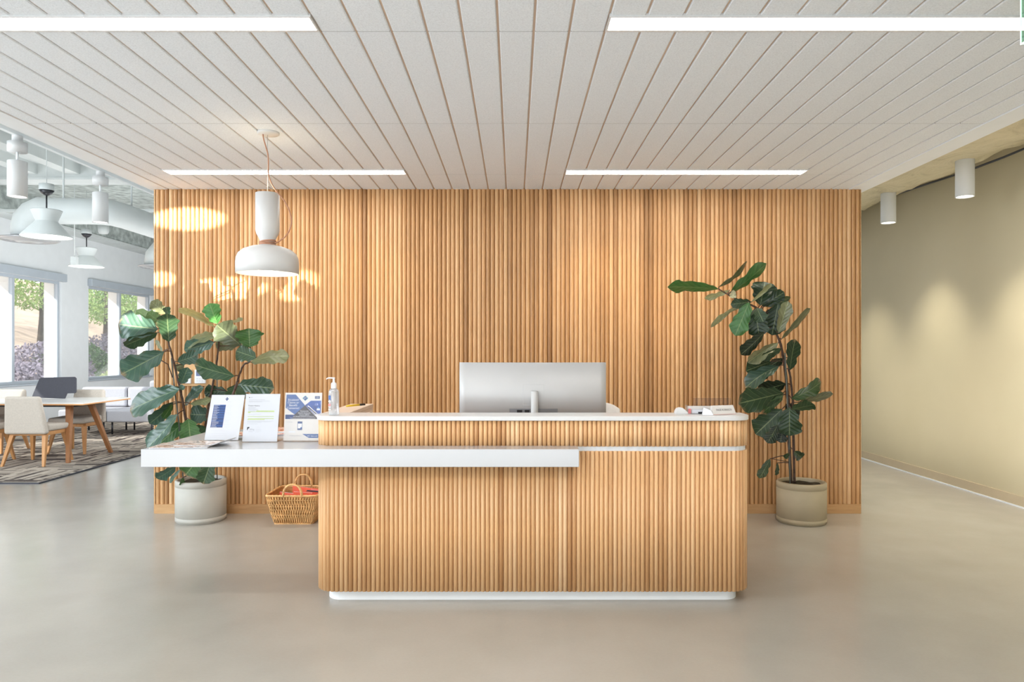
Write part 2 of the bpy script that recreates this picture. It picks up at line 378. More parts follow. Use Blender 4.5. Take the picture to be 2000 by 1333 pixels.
# slatted wall: half-round upright slats on a core
m = MB(); pitch = (WX1-WX0)/160.0
for i in range(160):
    x = WX0+pitch*(i+.5); n = 6; r = pitch*.5
    tone = min(1, max(0, random.gauss(.5, .17)))
    if random.random() < .06: tone = random.choice((.08, .95))
    pr = [(x-r, WZ+.024)]+[(x-r*math.cos(PI*k/n), WZ+.019-.019*math.sin(PI*k/n)) for k in range(n+1)]+[(x+r, WZ+.024)]
    vs = [(a, b, .075) for a, b in pr]+[(a, b, CZ+.02) for a, b in pr]; k = len(pr)
    m.add(vs, [(j, j+1, k+j+1, k+j) for j in range(k-1)], 0, True, tone)
m.box(WX0, WX1, WZ+.02, WZ+.2, .0, CZ+.45, 1, .45)
wb = struct(m.build('wall_back', ['wall_wood', 'white_paint'], attrs=True), 'honey oak slatted feature wall behind the reception desk')
m = MB(); m.box(WX0, WX1, WZ-.008, WZ+.015, 0, .078); struct(m.build('baseboard_back', 'plinth_wood'), 'flat oak plinth along the foot of the slatted wall')
m = MB(); m.box(WX0-.012, WX0, WZ+.004, WZ+.2, 0, CZ); m.box(WX1, WX1+.006, WZ+.004, WZ+.2, 0, CZ); struct(m.build('trim_1', 'plinth_wood'))
# plank ceiling
m = MB(); G = .005
gx = [-.070+.1524*k for k in range(-18, 19)]
lx0, lx1 = -2.925, 2.822
edges = [lx0]+gx+[lx1]
rows = [WZ+.03, 5.451, 4.232, 3.013, 1.794, .575, -.64, -1.86, -3.08, -4.4]
for i in range(len(edges)-1):
    for j in range(len(rows)-1):
        x0, x1 = edges[i]+G, edges[i+1]-G; y1, y0 = rows[j]-.002, rows[j+1]+.002
        if x1-x0 < .02: continue
        bz = CZ+.004; c = .004
        m.add([(x0, y0, bz+.006), (x1, y0, bz+.006), (x1, y1, bz+.006), (x0, y1, bz+.006), (x0, y0, bz), (x1, y0, bz), (x1, y1, bz), (x0, y1, bz),
               (x0+c, y0, CZ), (x1-c, y0, CZ), (x1-c, y1, CZ), (x0+c, y1, CZ)],
              [(0, 1, 5, 4), (1, 2, 6, 5), (2, 3, 7, 6), (3, 0, 4, 7), (4, 5, 9, 8), (5, 6, 10, 9), (6, 7, 11, 10), (7, 4, 8, 11), (8, 9, 10, 11)], 0)
m.box(lx0-.01, lx1+.01, -4.4, WZ+.03, CZ+.009, CZ+.2, 1)
for y in rows[1:-1]:
    for e0, e1 in zip(edges, edges[1:]): m.box(e0+G+.001, e1-G-.001, y-.0018, y+.0018, CZ+.0007, CZ+.0085, 2)
struct(m.build('ceiling', ['plank', 'groove', 'joint']), 'white mineral-fibre plank ceiling')
m = MB(); m.box(-3.075, lx0-.006, -4.4, WZ+.2, CZ-.002, CZ+.32); struct(m.build('trim_2', 'soffit'), 'white fascia along the left edge of the plank ceiling')
m = MB(); m.box(lx1+.004, 2.99, -4.4, WZ+.2, CZ-.002, CZ+.32); m.box(lx1-.002, lx1+.006, -4.4, WZ, CZ-.006, CZ+.02)
struct(m.build('trim_3', 'soffit'), 'white fascia along the right edge of the plank ceiling')
# right corridor wall
m = MB(); m.box(RX, RX+.2, -4.5, 17.2, 0, 4.2); struct(m.build('wall_right', 'olive'), 'olive cream corridor wall')
m = MB(); m.box(RX-.012, RX, -4.5, 17.2, 0, .1); m.box(RX-.02, RX, -4.5, 17.2, 0, .012, 1); struct(m.build('baseboard_right', ['baseboard', 'soffit']), 'sand vinyl base along the corridor wall')
m = MB(); m.box(LX-.2, RX+.2, -4.7, -4.5, 0, 4.2); struct(m.build('wall_front', 'white_paint'), 'white wall facing the reception desk')  # solid wall added out of view to shut the sun out
m = MB(); m.box(2.7, RX, WZ+6.5, WZ+6.7, 0, 4.2); struct(m.build('wall_corridor_end', 'olive'))
m = MB(); m.box(2.95, RX+.2, -4.5, 13, 3.62, 3.8); struct(m.build('ceiling_corridor', 'deck_white'))
# wrinkled beam over the corridor
m = MB(); ny = 90; prof0 = [(3.1, 3.5), (3.12, 3.06), (3.3, 3.02), (3.6, 3.03), (3.9, 3.02), (4.08, 3.035), (4.16, 3.14), (4.18, 3.5)]
random.seed(11); vs = []
for j in range(ny+1):
    y = -1.5+13.5*j/ny
    for k, (x, z) in enumerate(prof0):
        q = 0 if k in (0, 7) else 1
        vs.append((x+q*random.uniform(-.02, .02), y, z+q*random.uniform(-.016, .016)))
k = len(prof0)
m.add(vs, [(j*k+i, (j+1)*k+i, (j+1)*k+i+1, j*k+i+1) for j in range(ny) for i in range(k-1)], 0, True)
struct(m.build('beam_corridor', 'wrap'), 'wrapped beam running above the corridor')
m = MB(); m.tube([(4.17, -1+.35*i, 3.055+.03*math.sin(i*.55)) for i in range(38)], .010, 6); tag(m.build('cable_and_seam_shade', 'dark_metal'), 'dark cable merging into the shaded seam along the corridor beam above the olive wall', 'cable')  # cable only at one end; elsewhere a dark line for the shaded seam
# ------------------------------------------------------------------ LOUNGE SHELL
wins = [(7.27, 9.60), (10.41, 12.74), (13.55, 15.88)]
SZ, TZ = .818, 2.63
m = MB()
ys = [-4.5]
for a, b in wins: ys += [a, b]
ys.append(17.2)
for i in range(0, len(ys)-1):
    y0, y1 = ys[i], ys[i+1]
    if i % 2 == 0: m.box(LX-.16, LX, y0, y1, 0, 4.2)
    else: m.box(LX-.16, LX, y0, y1, 0, SZ); m.box(LX-.16, LX, y0, y1, TZ, 4.2)
struct(m.build('wall_left', 'white_paint'), 'white lounge wall with windows')
m = MB(); m.box(LX-.2, RX+.2, -4.7, 17.2, 4.2, 4.4); struct(m.build('ceiling_roof', 'white_paint'))  # unseen slab added to stop light leaking in over the ceilings
m = MB(); m.box(LX, -3.0, 17.0, 17.2, 0, 4.2); struct(m.build('wall_lounge_end', 'white_paint'))
m = MB(); m.box(WX0+.15, WX0+.3, WZ+.2, 17.0, 0, 4.2); struct(m.build('wall_lounge_side', 'white_paint'))
for n, (a, b) in enumerate(wins):
    w = D.objects.new('window_%d' % (n+1), None); COL.objects.link(w); w.location = (LX, (a+b)/2, SZ)
    struct(w, ['lounge window beyond the picture edge', 'lounge window behind the charcoal screen panel', 'lounge window behind the large fig'][n])
    mid = (a+b)/2; fr = MB(); t = .05
    for y0, y1, z0, z1 in ((a, b, SZ, SZ+t), (a, b, TZ-t, TZ), (a, a+t, SZ+t, TZ-t), (b-t, b, SZ+t, TZ-t), (mid-.03, mid+.03, SZ+t, TZ-t)):
        fr.box(LX-.10, LX-.04, y0, y1, z0, z1)
    fr.build('window_frame', 'alu', w, bevel=.004)
    for y0, y1 in ((a+t, mid-.03), (mid+.03, b-t)):
        g = MB(); g.box(LX-.075, LX-.069, y0, y1, SZ+t, TZ-t); g.build('pane', 'glass', w)
    s_ = MB(); s_.box(LX-.04, LX+.03, a-.02, b+.02, SZ-.03, SZ); s_.build('sill', 'alu', w, bevel=.004)
    s_ = MB(); s_.box(LX, LX+.09, a-.03, b+.03, TZ-.01, TZ+.13); s_.build('blind_cassette', 'alu', w, bevel=.006)
# outside piers beside the panes
m = MB()
for a, b in wins:
    mid = (a+b)/2
    for y in (mid-.028, b-.052): m.box(LX-.28, LX-.101, y, y+.05, SZ-.2, TZ+.2)
m.box(LX-.62, LX-.165, 5, 17.2, TZ+.12, TZ+.3)
struct(m.build('wall_exterior_piers', 'exterior_white'), 'white exterior piers standing outside the lounge windows')
# deck, joists, cross beam
m = MB(); m.box(LX-.1, -3.0, -4.5, 17.2, 4.0, 4.15)
struct(m.build('ceiling_lounge', 'deck_white'), 'white painted open deck over the lounge')
m = MB()
for i in range(9):
    x = -8.0+.6*i; m.box(x-.09, x+.09, -1.0, 9.9, 3.86, 4.0)
struct(m.build('beam_joists', 'deck_white'), 'white ceiling joists over the lounge')
m = MB(); m.box(LX, -3.05, 9.9, 10.15, 3.80, 4.0); m.box(LX, -3.05, 9.88, 10.2, 3.78, 3.81); struct(m.build('beam_cross', 'deck_white'), 'white cross beam over the lounge')
m = MB(); m.box(LX, -3.05, 10.2, 17, 3.9, 4.0); struct(m.build('ceiling_lounge_sprayed', 'spray'), 'sprayed grey underside of the deck beyond the cross beam')
m = MB(); m.box(LX, LX+.34, -1, 17, 3.55, 4.0); struct(m.build('beam_perimeter', 'spray'), 'sprayed grey perimeter beam above the windows')
m = MB(); m.box(LX, LX+.37, -1, 17, 3.505, 3.552); struct(m.build('trim_4', 'deck_white'))
m = MB(); m.box(LX, -3.05, 10.6, 10.64, 3.47, 3.51); tag(m.build('ceiling_conduit', 'deck_white'), 'thin white conduit crossing the lounge ceiling behind the beam', 'pipe')
# carpet
m = MB(); m.box(LX+.005, -4.914, 7.271, 16.9, 0, .012); m.box(-4.914, -4.90, 7.271, 16.9, 0, .013, 1); m.box(LX+.005, -4.9, 7.25, 7.271, 0, .013, 1)
tag(m.build('carpet', ['carpet', 'charcoal']), 'grey and beige striped basket-weave carpet under the lounge furniture', 'carpet')
# ------------------------------------------------------------------ LINEAR LIGHTS
def linear_light(x0, x1, y0, label):
    t = thing('linear_light', label, 'ceiling light', ((x0+x1)/2, y0+.065, CZ), 'recessed linear lights in the plank ceiling')
    f = MB(); a = .008
    f.box(x0, x1, y0, y0+a, CZ-.006, CZ+.009); f.box(x0, x1, y0+.13-a, y0+.138, CZ-.006, CZ+.009)
    f.box(x0, x0+a, y0+a, y0+.13-a, CZ-.006, CZ+.009); f.box(x1-a, x1, y0+a, y0+.13-a, CZ-.006, CZ+.009); f.build('frame', 'white_matt', t)
    d = MB(); d.box(x0+a, x1-a, y0+a, y0+.13-a, CZ-.0035, CZ+.002); d.build('diffuser', 'led', t)
g = lambda k: -.070+.1524*k
linear_light(g(-17), g(-5), 5.305, 'glowing linear light crossed by the brown pendant cord')
linear_light(g(3), g(15), 5.305, 'glowing linear light nearest the slatted wall above the right fig')
linear_light(g(-17), g(-5), 2.868, 'wide glowing linear light running off the upper left picture edge')
linear_light(g(3), g(15), 2.868, 'wide glowing linear light ending behind the green exit panel')
def lamp(kind, name, loc, energy, col=(1, 1, 1), **kw):
    l = D.lights.new(name, kind); l.energy = energy; l.color = col
    rot = kw.pop('rot', None); target = kw.pop('target', None); scale = kw.pop('scale', None)
    for k, v in kw.items(): setattr(l, k, v)
    o = D.objects.new(name, l); COL.objects.link(o); o.location = loc
    if target is not None: o.rotation_euler = (Vector(target)-Vector(loc)).to_track_quat('-Z', 'Y').to_euler()
    elif rot: o.rotation_euler = rot
    if scale: o.scale = scale
    return o
# ------------------------------------------------------------------ RECEPTION DESK
DX0, DX1, DY0, DR = -1.095, 1.297, 3.825, .11
desk = thing('reception_desk', 'long reception desk clad in pale half-round wooden slats with white counter', 'desk', ((DX0+DX1)/2, 4.2, 0))
def tambour_path(x0, x1, y0, yb, r, pitch):
    # continuous outline: left side back->front, rounded corner, front, corner, right side
    segs = [('l', (x0, yb), (x0, y0+r)), ('a', (x0+r, y0+r), PI, 1.5*PI), ('l', (x0+r, y0), (x1-r, y0)), ('a', (x1-r, y0+r), 1.5*PI, 2*PI), ('l', (x1, y0+r), (x1, yb))]
    L = []; 
    for s_ in segs: L.append(math.dist(s_[1], s_[2]) if s_[0] == 'l' else r*.5*PI)
    n = round(sum(L)/pitch); out = []
    for i in range(n):
        d = (i+.5)*sum(L)/n; j = 0
        while j < len(L)-1 and d > L[j]: d -= L[j]; j += 1
        s_ = segs[j]
        if s_[0] == 'l':
            q = d/L[j]; a, b = s_[1], s_[2]; tx, ty = (b[0]-a[0])/L[j], (b[1]-a[1])/L[j]
            out.append((a[0]+(b[0]-a[0])*q, a[1]+(b[1]-a[1])*q, tx, ty))
        else:
            an = s_[2]+(s_[3]-s_[2])*d/L[j]; out.append((s_[1][0]+r*math.cos(an), s_[1][1]+r*math.sin(an), -math.sin(an), math.cos(an)))
    return out, sum(L)/n
def tambour(x0, x1, y0, yb, r, pitch, z0, z1, mb):
    path, p = tambour_path(x0+.009, x1-.009, y0+.009, yb, r, pitch); h = p*.5; n = 7
    for (x, y, tx, ty) in path:
        nx, ny = ty, -tx; tone = min(1, max(0, random.gauss(.5, .2)))
        pr = []
        for k in range(n+1):
            a = PI*k/n; u = -h*.97*math.cos(a); v = .0135*math.sin(a)-.0045
            pr.append((x+tx*u+nx*v, y+ty*u+ny*v))
        pr.append((x+tx*h-nx*.012, y+ty*h-ny*.012)); pr.insert(0, (x-tx*h-nx*.012, y-ty*h-ny*.012)); k = len(pr)
        mb.add([(a, b, z0) for a, b in pr]+[(a, b, z1) for a, b in pr],
               [(j, j+1, k+j+1, k+j) for j in range(k-1)]+[tuple(range(k-1, -1, -1)), tuple(range(k, 2*k))], 0, False, tone)
        for q in range(k-1): mb.sm[-(k+1)+q] = True
m = MB(); tambour(DX0, DX1, DY0, 4.62, DR, .0248, .062, .827, m); m.build('lower_slat_cladding', 'desk_wood', desk, attrs=True)
m = MB(); tambour(DX0, DX1, DY0, 4.03, DR, .0248, .852, .993, m); m.build('upper_slat_cladding', 'desk_wood', desk, attrs=True)
m = MB(); m.prism(rrect(DX0+.013, DX1-.013, DY0+.013, 4.62, DR-.01, (1, 1, 0, 0)), .064, .70); m.prism(rrect(DX0+.02, DX1-.02, DY0+.02, 4.03, DR-.01, (1, 1, 0, 0)), .70, .992)
m.build('carcass', 'plinth_wood', desk)
m = MB(); m.prism(rrect(DX0+.012, DX1-.012, DY0+.012, 4.03, DR-.01, (1, 1, 0, 0)), .824, .855); m.build('reveal_strip', 'frost', desk)
m = MB(); m.prism(rrect(DX0+.055, DX1-.055, DY0+.055, 4.6, .085, (1, 1, 0, 0)), 0, .066); m.build('toe_kick', 'white_paint', desk)
m = MB(); m.prism(rrect(DX0-.004, DX1+.004, DY0-.008, 4.05, DR+.006, (1, 1, 0, 0), 12), .993, 1.0175); m.build('transaction_counter', 'white_matt', desk, bevel=.003)
m = MB(); m.prism(rrect(DX0+.02, DX1-.02, 4.052, 4.66, .02, (0, 0, 0, 0)), .70, .735); m.build('work_surface', 'white_matt', desk, bevel=.003)
m = MB(); SX0, SX1, SY0 = -1.962, .339, 3.695
m.prism([(SX0, SY0), (SX1, SY0), (SX1, DY0+.02), (DX0+.06, DY0+.02), (DX0+.06, 4.63), (SX0, 4.63)], .762, .856); m.build('cantilever_shelf', 'white_gloss', desk, bevel=.0025)
SH = .856; LT = 1.0175
# ------------------------------------------------------------------ PENDANT
PY = 4.405; px_, pzf = (522.5-VX)*PY/F, lambda y: CH+(VY-y)*PY/F
pen = thing('pendant_lamp', 'matt white two-piece pendant lamp with a looping brown cord', 'pendant lamp', (px_, PY, pzf(535)))
c0 = (px_, PY, 0)
m = MB(); r = .0724
m.lathe([(r-.004, pzf(378.5)-.02), (r-.004, pzf(378.5)), (r, pzf(378.5)), (r, pzf(450)), (r-.006, pzf(457.5)), (r-.018, pzf(464)), (.047, pzf(470)), (.0436, pzf(474)), (.0436, pzf(479))], c0, 48)
m.lathe([(0, pzf(382)), (r-.004, pzf(382))], c0, 48); m.build('upper_body', 'lamp_white', pen)
m = MB(); R = .189
m.lathe([(.0436, pzf(473)), (.0436, pzf(477.5)), (.052, pzf(479.5)), (.10, pzf(483)), (.145, pzf(488.5)), (.174, pzf(496)), (.186, pzf(505)), (R, pzf(513)), (R, pzf(535)), (R-.004, pzf(535)), (R-.005, pzf(512)), (.17, pzf(499)), (.13, pzf(490)), (.05, pzf(484)), (0, pzf(483))], c0, 64); m.build('shade', 'lamp_white', pen)
m = MB(); m.sphere((px_, PY, pzf(539)+.077), .074, 28, 16); m.build('bulb', 'bulb', pen)
m = MB(); m.lathe([(0, CZ+.002), (.067, CZ+.002), (.067, CZ-.008), (.060, CZ-.014), (0, CZ-.016)], (px_+.005, PY, 0), 40); m.build('canopy', 'lamp_white', pen)
cp = [(513.5, 262), (515, 272), (519, 286), (523, 301), (524.3, 318), (524, 334), (526, 347), (531, 360), (538, 371), (547, 382), (556, 394), (563, 407), (568, 421), (569.5, 434), (566, 448), (559, 460), (549, 469), (540, 474), (535, 475)]
pts = [P(a, b, PY-.03 if 5 < i < 12 else PY-.012) for i, (a, b) in enumerate(cp)]
def smooth_path(pts, k=5):
    out = []; n = len(pts)
    for i in range(n-1):
        p0, p1, p2, p3 = pts[max(i-1, 0)], pts[i], pts[i+1], pts[min(i+2, n-1)]
        for j in range(k):
            t = j/k; out.append(.5*((2*p1)+(p2-p0)*t+(2*p0-5*p1+4*p2-p3)*t*t+(3*p1-p0-3*p2+p3)*t**3))
    out.append(pts[-1]); return out
m = MB(); m.tube(smooth_path(pts), .0042, 8)
for zc, tilt in ((pzf(472.2), .12), (pzf(475.4), .05), (pzf(478.2), -.04)):
    m.tube([(px_+.0475*math.cos(a), PY+.0475*math.sin(a), zc+.0475*tilt*math.cos(a)) for a in [2*PI*i/28 for i in range(28)]], .0048, 8, close=True)
m.build('cord', 'cord', pen)
m = MB(); m.tube([(px_, PY, CZ-.01), (px_, PY, pzf(382))], .0012, 6); m.build('suspension_wire', 'silver', pen)
# ------------------------------------------------------------------ CYLINDER DOWNLIGHTS (corridor)
def cyl_light(px, py, Y, zt, label):
    c = P(px, py, Y); t = thing('cylinder_downlight', label, 'ceiling light', (c.x, Y, c.z), 'white cylinder downlights over the corridor')
    b = MB(); b.lathe([(.066, c.z+.012), (.066, c.z), (.073, c.z), (.073, zt-.003), (.070, zt), (0, zt)], (c.x, Y, 0), 40); b.build('housing', 'white_paint', t)
    b = MB(); b.lathe([(0, c.z+.006), (.066, c.z+.006)], (c.x, Y, 0), 40); b.build('lens', 'spot_face', t)
    return c
c1 = cyl_light(1735, 436, 7.35, 3.06, 'white cylinder downlight nearest the slatted wall in the corridor')
c2 = cyl_light(1884.5, 385, 6.09, 3.06, 'larger white cylinder downlight under the corridor beam')
# ------------------------------------------------------------------ LOUNGE TRACK + CYLINDERS
TX = -4.2
m = MB(); m.box(TX-.02, TX+.02, 2.0, 16.5, 3.19, 3.225); m.box(TX+.07, TX+.10, 2.0, 16.5, 3.2, 3.23)
for y in (3.2, 6.9, 9.4, 12): m.tube([(TX, y, 3.22), (TX, y, 4.0)], .006, 6)
tag(m.build('track_rail', 'track_white'), 'white lighting track hung over the lounge edge', 'lighting track')
def lounge_cyl(px, py, label):
    Y = -TX*F/(VX-px); zb = CH+(VY-py)*Y/F
    t = thing('track_cylinder_lamp', label, 'ceiling light', (TX, Y, zb), 'white cylinder lamps on the lounge track')
    b = MB(); b.lathe([(.067, zb+.01), (.067, zb), (.073, zb), (.073, zb+.297), (.071, zb+.30), (0, zb+.30)], (TX, Y, 0), 40); b.build('housing', 'lamp_white', t)
    b = MB(); b.lathe([(0, zb+.005), (.067, zb+.005)], (TX, Y, 0), 40); b.build('lens', 'lounge_face', t)
    b = MB(); b.tube([(TX, Y, zb+.30), (TX, Y, zb+.385)], .011, 10); b.build('stem', 'track_white', t)
    b = MB(); b.lathe([(0, zb+.38), (.073, zb+.38), (.073, zb+.46), (.04, zb+.463), (.04, 3.19)], (TX, Y, 0), 40); b.build('canopy', 'lamp_white', t)
lounge_cyl(34, 385, 'white cylinder lamp hanging beside the left picture edge')
lounge_cyl(196, 435, 'white cylinder lamp on the track closer to the slatted wall')
# two-cone pendants
def cone_pendant(px, py, Y, r, label):
    c = P(px, py, Y); t = thing('cone_pendant', label, 'pendant lamp', tuple(c), 'hourglass white pendants over the lounge')
    k = r/.25; z = c.z; C0 = (c.x, Y, 0)
    b = MB(); b.lathe([(r-.004, z+.006), (r, z), (r, z+.012), (r*.45, z+.17*k), (r*.43, z+.18*k), (r*.60, z+.29*k), (r*.61, z+.30*k), (r*.57, z+.295*k), (r*.40, z+.185*k)], C0, 48); b.build('shade', 'duct_white', t)
    b = MB(); b.lathe([(0, z+.008), (r-.005, z+.008)], C0, 48); b.build('diffuser', 'lounge_face', t)
    b = MB(); b.tube([(c.x, Y, z+.18*k), (c.x, Y, z+.47*k)], .008, 8); b.build('stem', 'dark_metal', t)
    b = MB(); b.lathe([(0, z+.46*k), (.02, z+.465*k), (.05*k, z+.485*k), (.075*k, z+.52*k), (0, z+.52*k)], C0, 32); b.build('canopy', 'dark_metal', t)
    b = MB(); b.lathe([(.073*k, z+.52*k), (.073*k, z+.59*k), (0, z+.59*k)], C0, 32); b.tube([(c.x, Y, z+.59*k), (c.x, Y, 4.0)], .004, 6); b.build('ceiling_mount', 'deck_white', t)
cone_pendant(91, 464, 7.8, .25, 'large white hourglass pendant in front of the round duct outlet')
cone_pendant(169, 522, 11.1, .25, 'smaller white hourglass pendant hanging above the second window')
# ducts and diffusers
DZ = 3.1
duct = thing('air_duct', 'fat white air duct with an elbow down to a round ceiling outlet', 'duct', (-6.0, 8.7, 2.75))
m = MB(); path = [(-6.0, 8.7, 2.78), (-6.0, 8.7, 2.90), (-5.985, 8.7, 2.98), (-5.93, 8.7, 3.06), (-5.84, 8.7, 3.10), (-5.7, 8.7, DZ), (-5.3, 8.7, DZ), (-5.12, 8.73, DZ), (-5.03, 8.82, DZ), (-5.0, 9.0, DZ), (-5.0, 10.5, DZ), (-5.0, 13.5, DZ), (-5.0, 16.9, DZ)]
m.tube(path, [.19]*3+[.175]*2+[.16]*8, 28); m.build('duct_run', 'duct_white', duct)
def diffuser(c, parent):
    b = MB(); R = .33
    b.lathe([(.18, .06), (.20, .03), (R, .012), (R, 0), (R-.03, -.012), (R-.04, -.002), (R-.09, -.02), (R-.10, -.008), (R-.15, -.028), (R-.16, -.014), (R-.2, -.03), (0, -.03)], c, 48); b.build('round_outlet', 'outlet_metal', parent)
diffuser((-6.0, 8.7, 2.745), duct)
duct2 = thing('air_duct', 'white duct drop with a round outlet half hidden behind the slatted wall', 'duct', (-6.05, 12, 2.80))
m = MB(); m.tube([(-6.05, 12, 2.82), (-6.05, 12, 3.0), (-5.98, 12, 3.10), (-5.8, 12, 3.16), (-5.2, 12, 3.16)], [.24, .22, .2, .16, .16], 24); m.build('duct_run', 'duct_white', duct2); diffuser((-6.05, 12, 2.80), duct2)
def rod(px, y0, y1, Y, label, w=.012):
    a, b = P(px, y0, Y), P(px, y1, Y); m = MB(); m.tube([a, (a.x, Y, 4.0)], w, 8); m.tube([a+Vector((0, 0, -.02)), a], w*1.6, 8)
    return tag(m.build('hanger_rod', 'deck_white'), label, 'hanger rod', 'white rods hung from the lounge deck')
rod(124, 386, 340, 8.68, 'white hanger rod dropping to the duct beside the large hourglass pendant')
rod(257, 405, 355, 9.2, 'white hanger rod dropping to the duct near the slatted wall')
m = MB(); b = P(145.5, 518, 10.2); h = 16*10.2/F; m.box(b.x-.04, b.x+.04, b.y-.03, b.y+.03, b.z, b.z+h); m.tube([(b.x, b.y, b.z+h), (b.x, b.y, 3.92)], .006, 6)
tag(m.build('junction_box', 'duct_white'), 'small grey box hung on a rod beside the smaller hourglass pendant', 'box')
b = P(202, 458, 12.5); m = MB(); m.lathe([(0, .16), (.09, .16), (.09, .05), (.07, .01), (0, 0)], tuple(b), 28); m.tube([b+Vector((0, 0, .15)), (b.x, b.y, 3.9)], .02, 8)
tag(m.build('duct_vent', 'duct_white'), 'small white round vent hanging below the duct behind the track lamp', 'vent')  # built as a small round duct vent
# ------------------------------------------------------------------ EXIT PANEL
ex = P(1992.5, 88, 2.62)
exit_ = thing('exit_panel', 'green edge-lit clear panel hanging from the ceiling at the upper right corner', 'sign', (ex.x, 2.45, CZ))
m = MB(); m.box(ex.x, ex.x+.008, 2.29, ex.y-.004, ex.z+.004, CZ-.02); m.build('panel', 'exit_panel', exit_)
m = MB(); m.box(ex.x, ex.x+.0035, ex.y-.004, ex.y, ex.z, CZ-.02); m.box(ex.x-.001, ex.x+.009, 2.286, ex.y-.004, ex.z, ex.z+.004); m.build('lit_edge', 'exit_edge', exit_)
m = MB(); m.box(ex.x-.02, ex.x+.03, 2.27, ex.y+.02, CZ-.022, CZ+.002); m.build('mount', 'silver', exit_, bevel=.003)
# ------------------------------------------------------------------ MONITOR
MY = 4.25; mon = thing('monitor', 'wide curved silver monitor seen from behind on the desk', 'monitor', (P(1041, 800, MY).x, MY+.05, .735))
xl, xr = P(896.5, 0, MY).x, P(1185, 0, MY).x; zt, zb = P(0, 708.5, MY).z, .925
m = MB(); n = 24; vs = []; xc = (xl+xr)/2; hw = (xr-xl)/2
bow = lambda x: -.055*(1-((x-xc)/hw)**2)
for i in range(n+1):
    x = xl+(xr-xl)*i/n; y = MY+.035+bow(x)
    vs += [(x, y, zb), (x, y, zt), (x, y+.022, zt), (x, y+.022, zb)]
fs = []
for i in range(n):
    a, b_ = 4*i, 4*(i+1)
    fs += [(a, b_, b_+1, a+1), (a+1, b_+1, b_+2, a+2), (a+2, b_+2, b_+3, a+3), (a+3, b_+3, b_, a)]
fs += [(0, 1, 2, 3), (4*n+3, 4*n+2, 4*n+1, 4*n)]
m.add(vs, fs, 0, False)
for q in range(len(m.sm)): m.sm[q] = (q % 4 in (0, 2)) and q < 4*n
m.build('casing', 'silver', mon)
def mon_patch(x0, x1, y0, y1, dy, name, mat, frame=False):
    a, b_ = P(x0, y1, MY-.02), P(x1, y0, MY-.02); m = MB(); k = 6
    for i in range(k):
        xa, xb = a.x+(b_.x-a.x)*i/k, a.x+(b_.x-a.x)*(i+1)/k
        for (z0, z1) in ([(a.z, b_.z)] if not frame else [(a.z, a.z+.0018), (b_.z-.0018, b_.z)]):
            m.add([(xa, MY+.035+bow(xa)-dy, z0), (xb, MY+.035+bow(xb)-dy, z0), (xb, MY+.035+bow(xb)-dy, z1), (xa, MY+.035+bow(xa)-dy, z1)], [(0, 1, 2, 3)])
    if frame:
        for xa in (a.x, b_.x-.0018): m.add([(xa, MY+.035+bow(xa)-dy, a.z), (xa+.0018, MY+.035+bow(xa)-dy, a.z), (xa+.0018, MY+.035+bow(xa)-dy, b_.z), (xa, MY+.035+bow(xa)-dy, b_.z)], [(0, 1, 2, 3)])
    return m.build(name, mat, mon)
mon_patch(1021.5, 1062.5, 751, 792, .0006, 'mount_seam', 'seam', True)
pr = mon_patch(995, 1089, 799, 822, .0008, 'port_recess', 'silver_dark'); 
m = MB(); 
for x0, x1 in ((1010.5, 1019), (1025.5, 1033)):
    a, b_ = P(x0, 816, MY-.02), P(x1, 801, MY-.02); m.hexa([(a.x, MY-.024, a.z), (b_.x, MY-.024, a.z), (b_.x, MY-.018, a.z), (a.x, MY-.018, a.z), (a.x-.003, MY-.024, b_.z), (b_.x+.003, MY-.024, b_.z), (b_.x+.003, MY-.018, b_.z), (a.x-.003, MY-.018, b_.z)])
m.build('cable_plugs', 'black', pr)
a = P(1044, 764.5, MY-.04); rr = .0217
m = MB(); m.lathe([(0, a.z), (rr-.002, a.z), (rr, a.z-.002), (rr, .747)], (a.x, MY-.045, 0), 32); m.build('stand_post', 'silver', mon)
m = MB(); m.prism(rrect(a.x-.12, a.x+.12, MY-.11, MY+.10, .03), .7355, .749); m.build('stand_base', 'silver', mon, bevel=.003)
# ------------------------------------------------------------------ SANITISER BOTTLE
by = 3.89; bc = P(652, 812, by); bx_ = bc.x
san = thing('sanitizer_bottle', 'clear hand gel pump bottle standing on the left end of the counter', 'bottle', (bx_, by, LT))
m = MB(); m.lathe([(0, .001), (.026, .001), (.0285, .004), (.0285, .128), (.026, .137), (.016, .147), (.0125, .150), (.0125, .156), (0, .156)], (bx_, by, LT), 32); m.build('bottle_body', 'gel', san)
m = MB(); m.lathe([(.0150, .149), (.0150, .170), (.0135, .178), (.006, .181), (.0055, .200), (.007, .201), (.007, .208), (0, .209)], (bx_, by, LT), 24)
m.tube([(bx_, by, LT+.205), (bx_-.025, by-.002, LT+.2055), (bx_-.036, by-.003, LT+.203), (bx_-.040, by-.0035, LT+.198)], [.0045, .004, .0032, .0028], 8); m.build('pump', 'plastic_white', san)
m = MB(); k = 12; a0, a1 = 1.08*PI, 1.38*PI
for z0, z1, mi in ((.085, .110, 0), (.074, .080, 1), (.052, .064, 2), (.044, .048, 1), (.03, .036, 1)):
    vs = []; 
    for i in range(k+1):
        a = a0+(a1-a0)*i/k; vs += [(bx_+.0289*math.cos(a), by+.0289*math.sin(a), LT+z0), (bx_+.0289*math.cos(a), by+.0289*math.sin(a), LT+z1)]
    m.add(vs, [(2*i, 2*i+2, 2*i+3, 2*i+1) for i in range(k)], mi)
m.build('printed_label', ['royal', 'ink_pale', 'pink'], san)
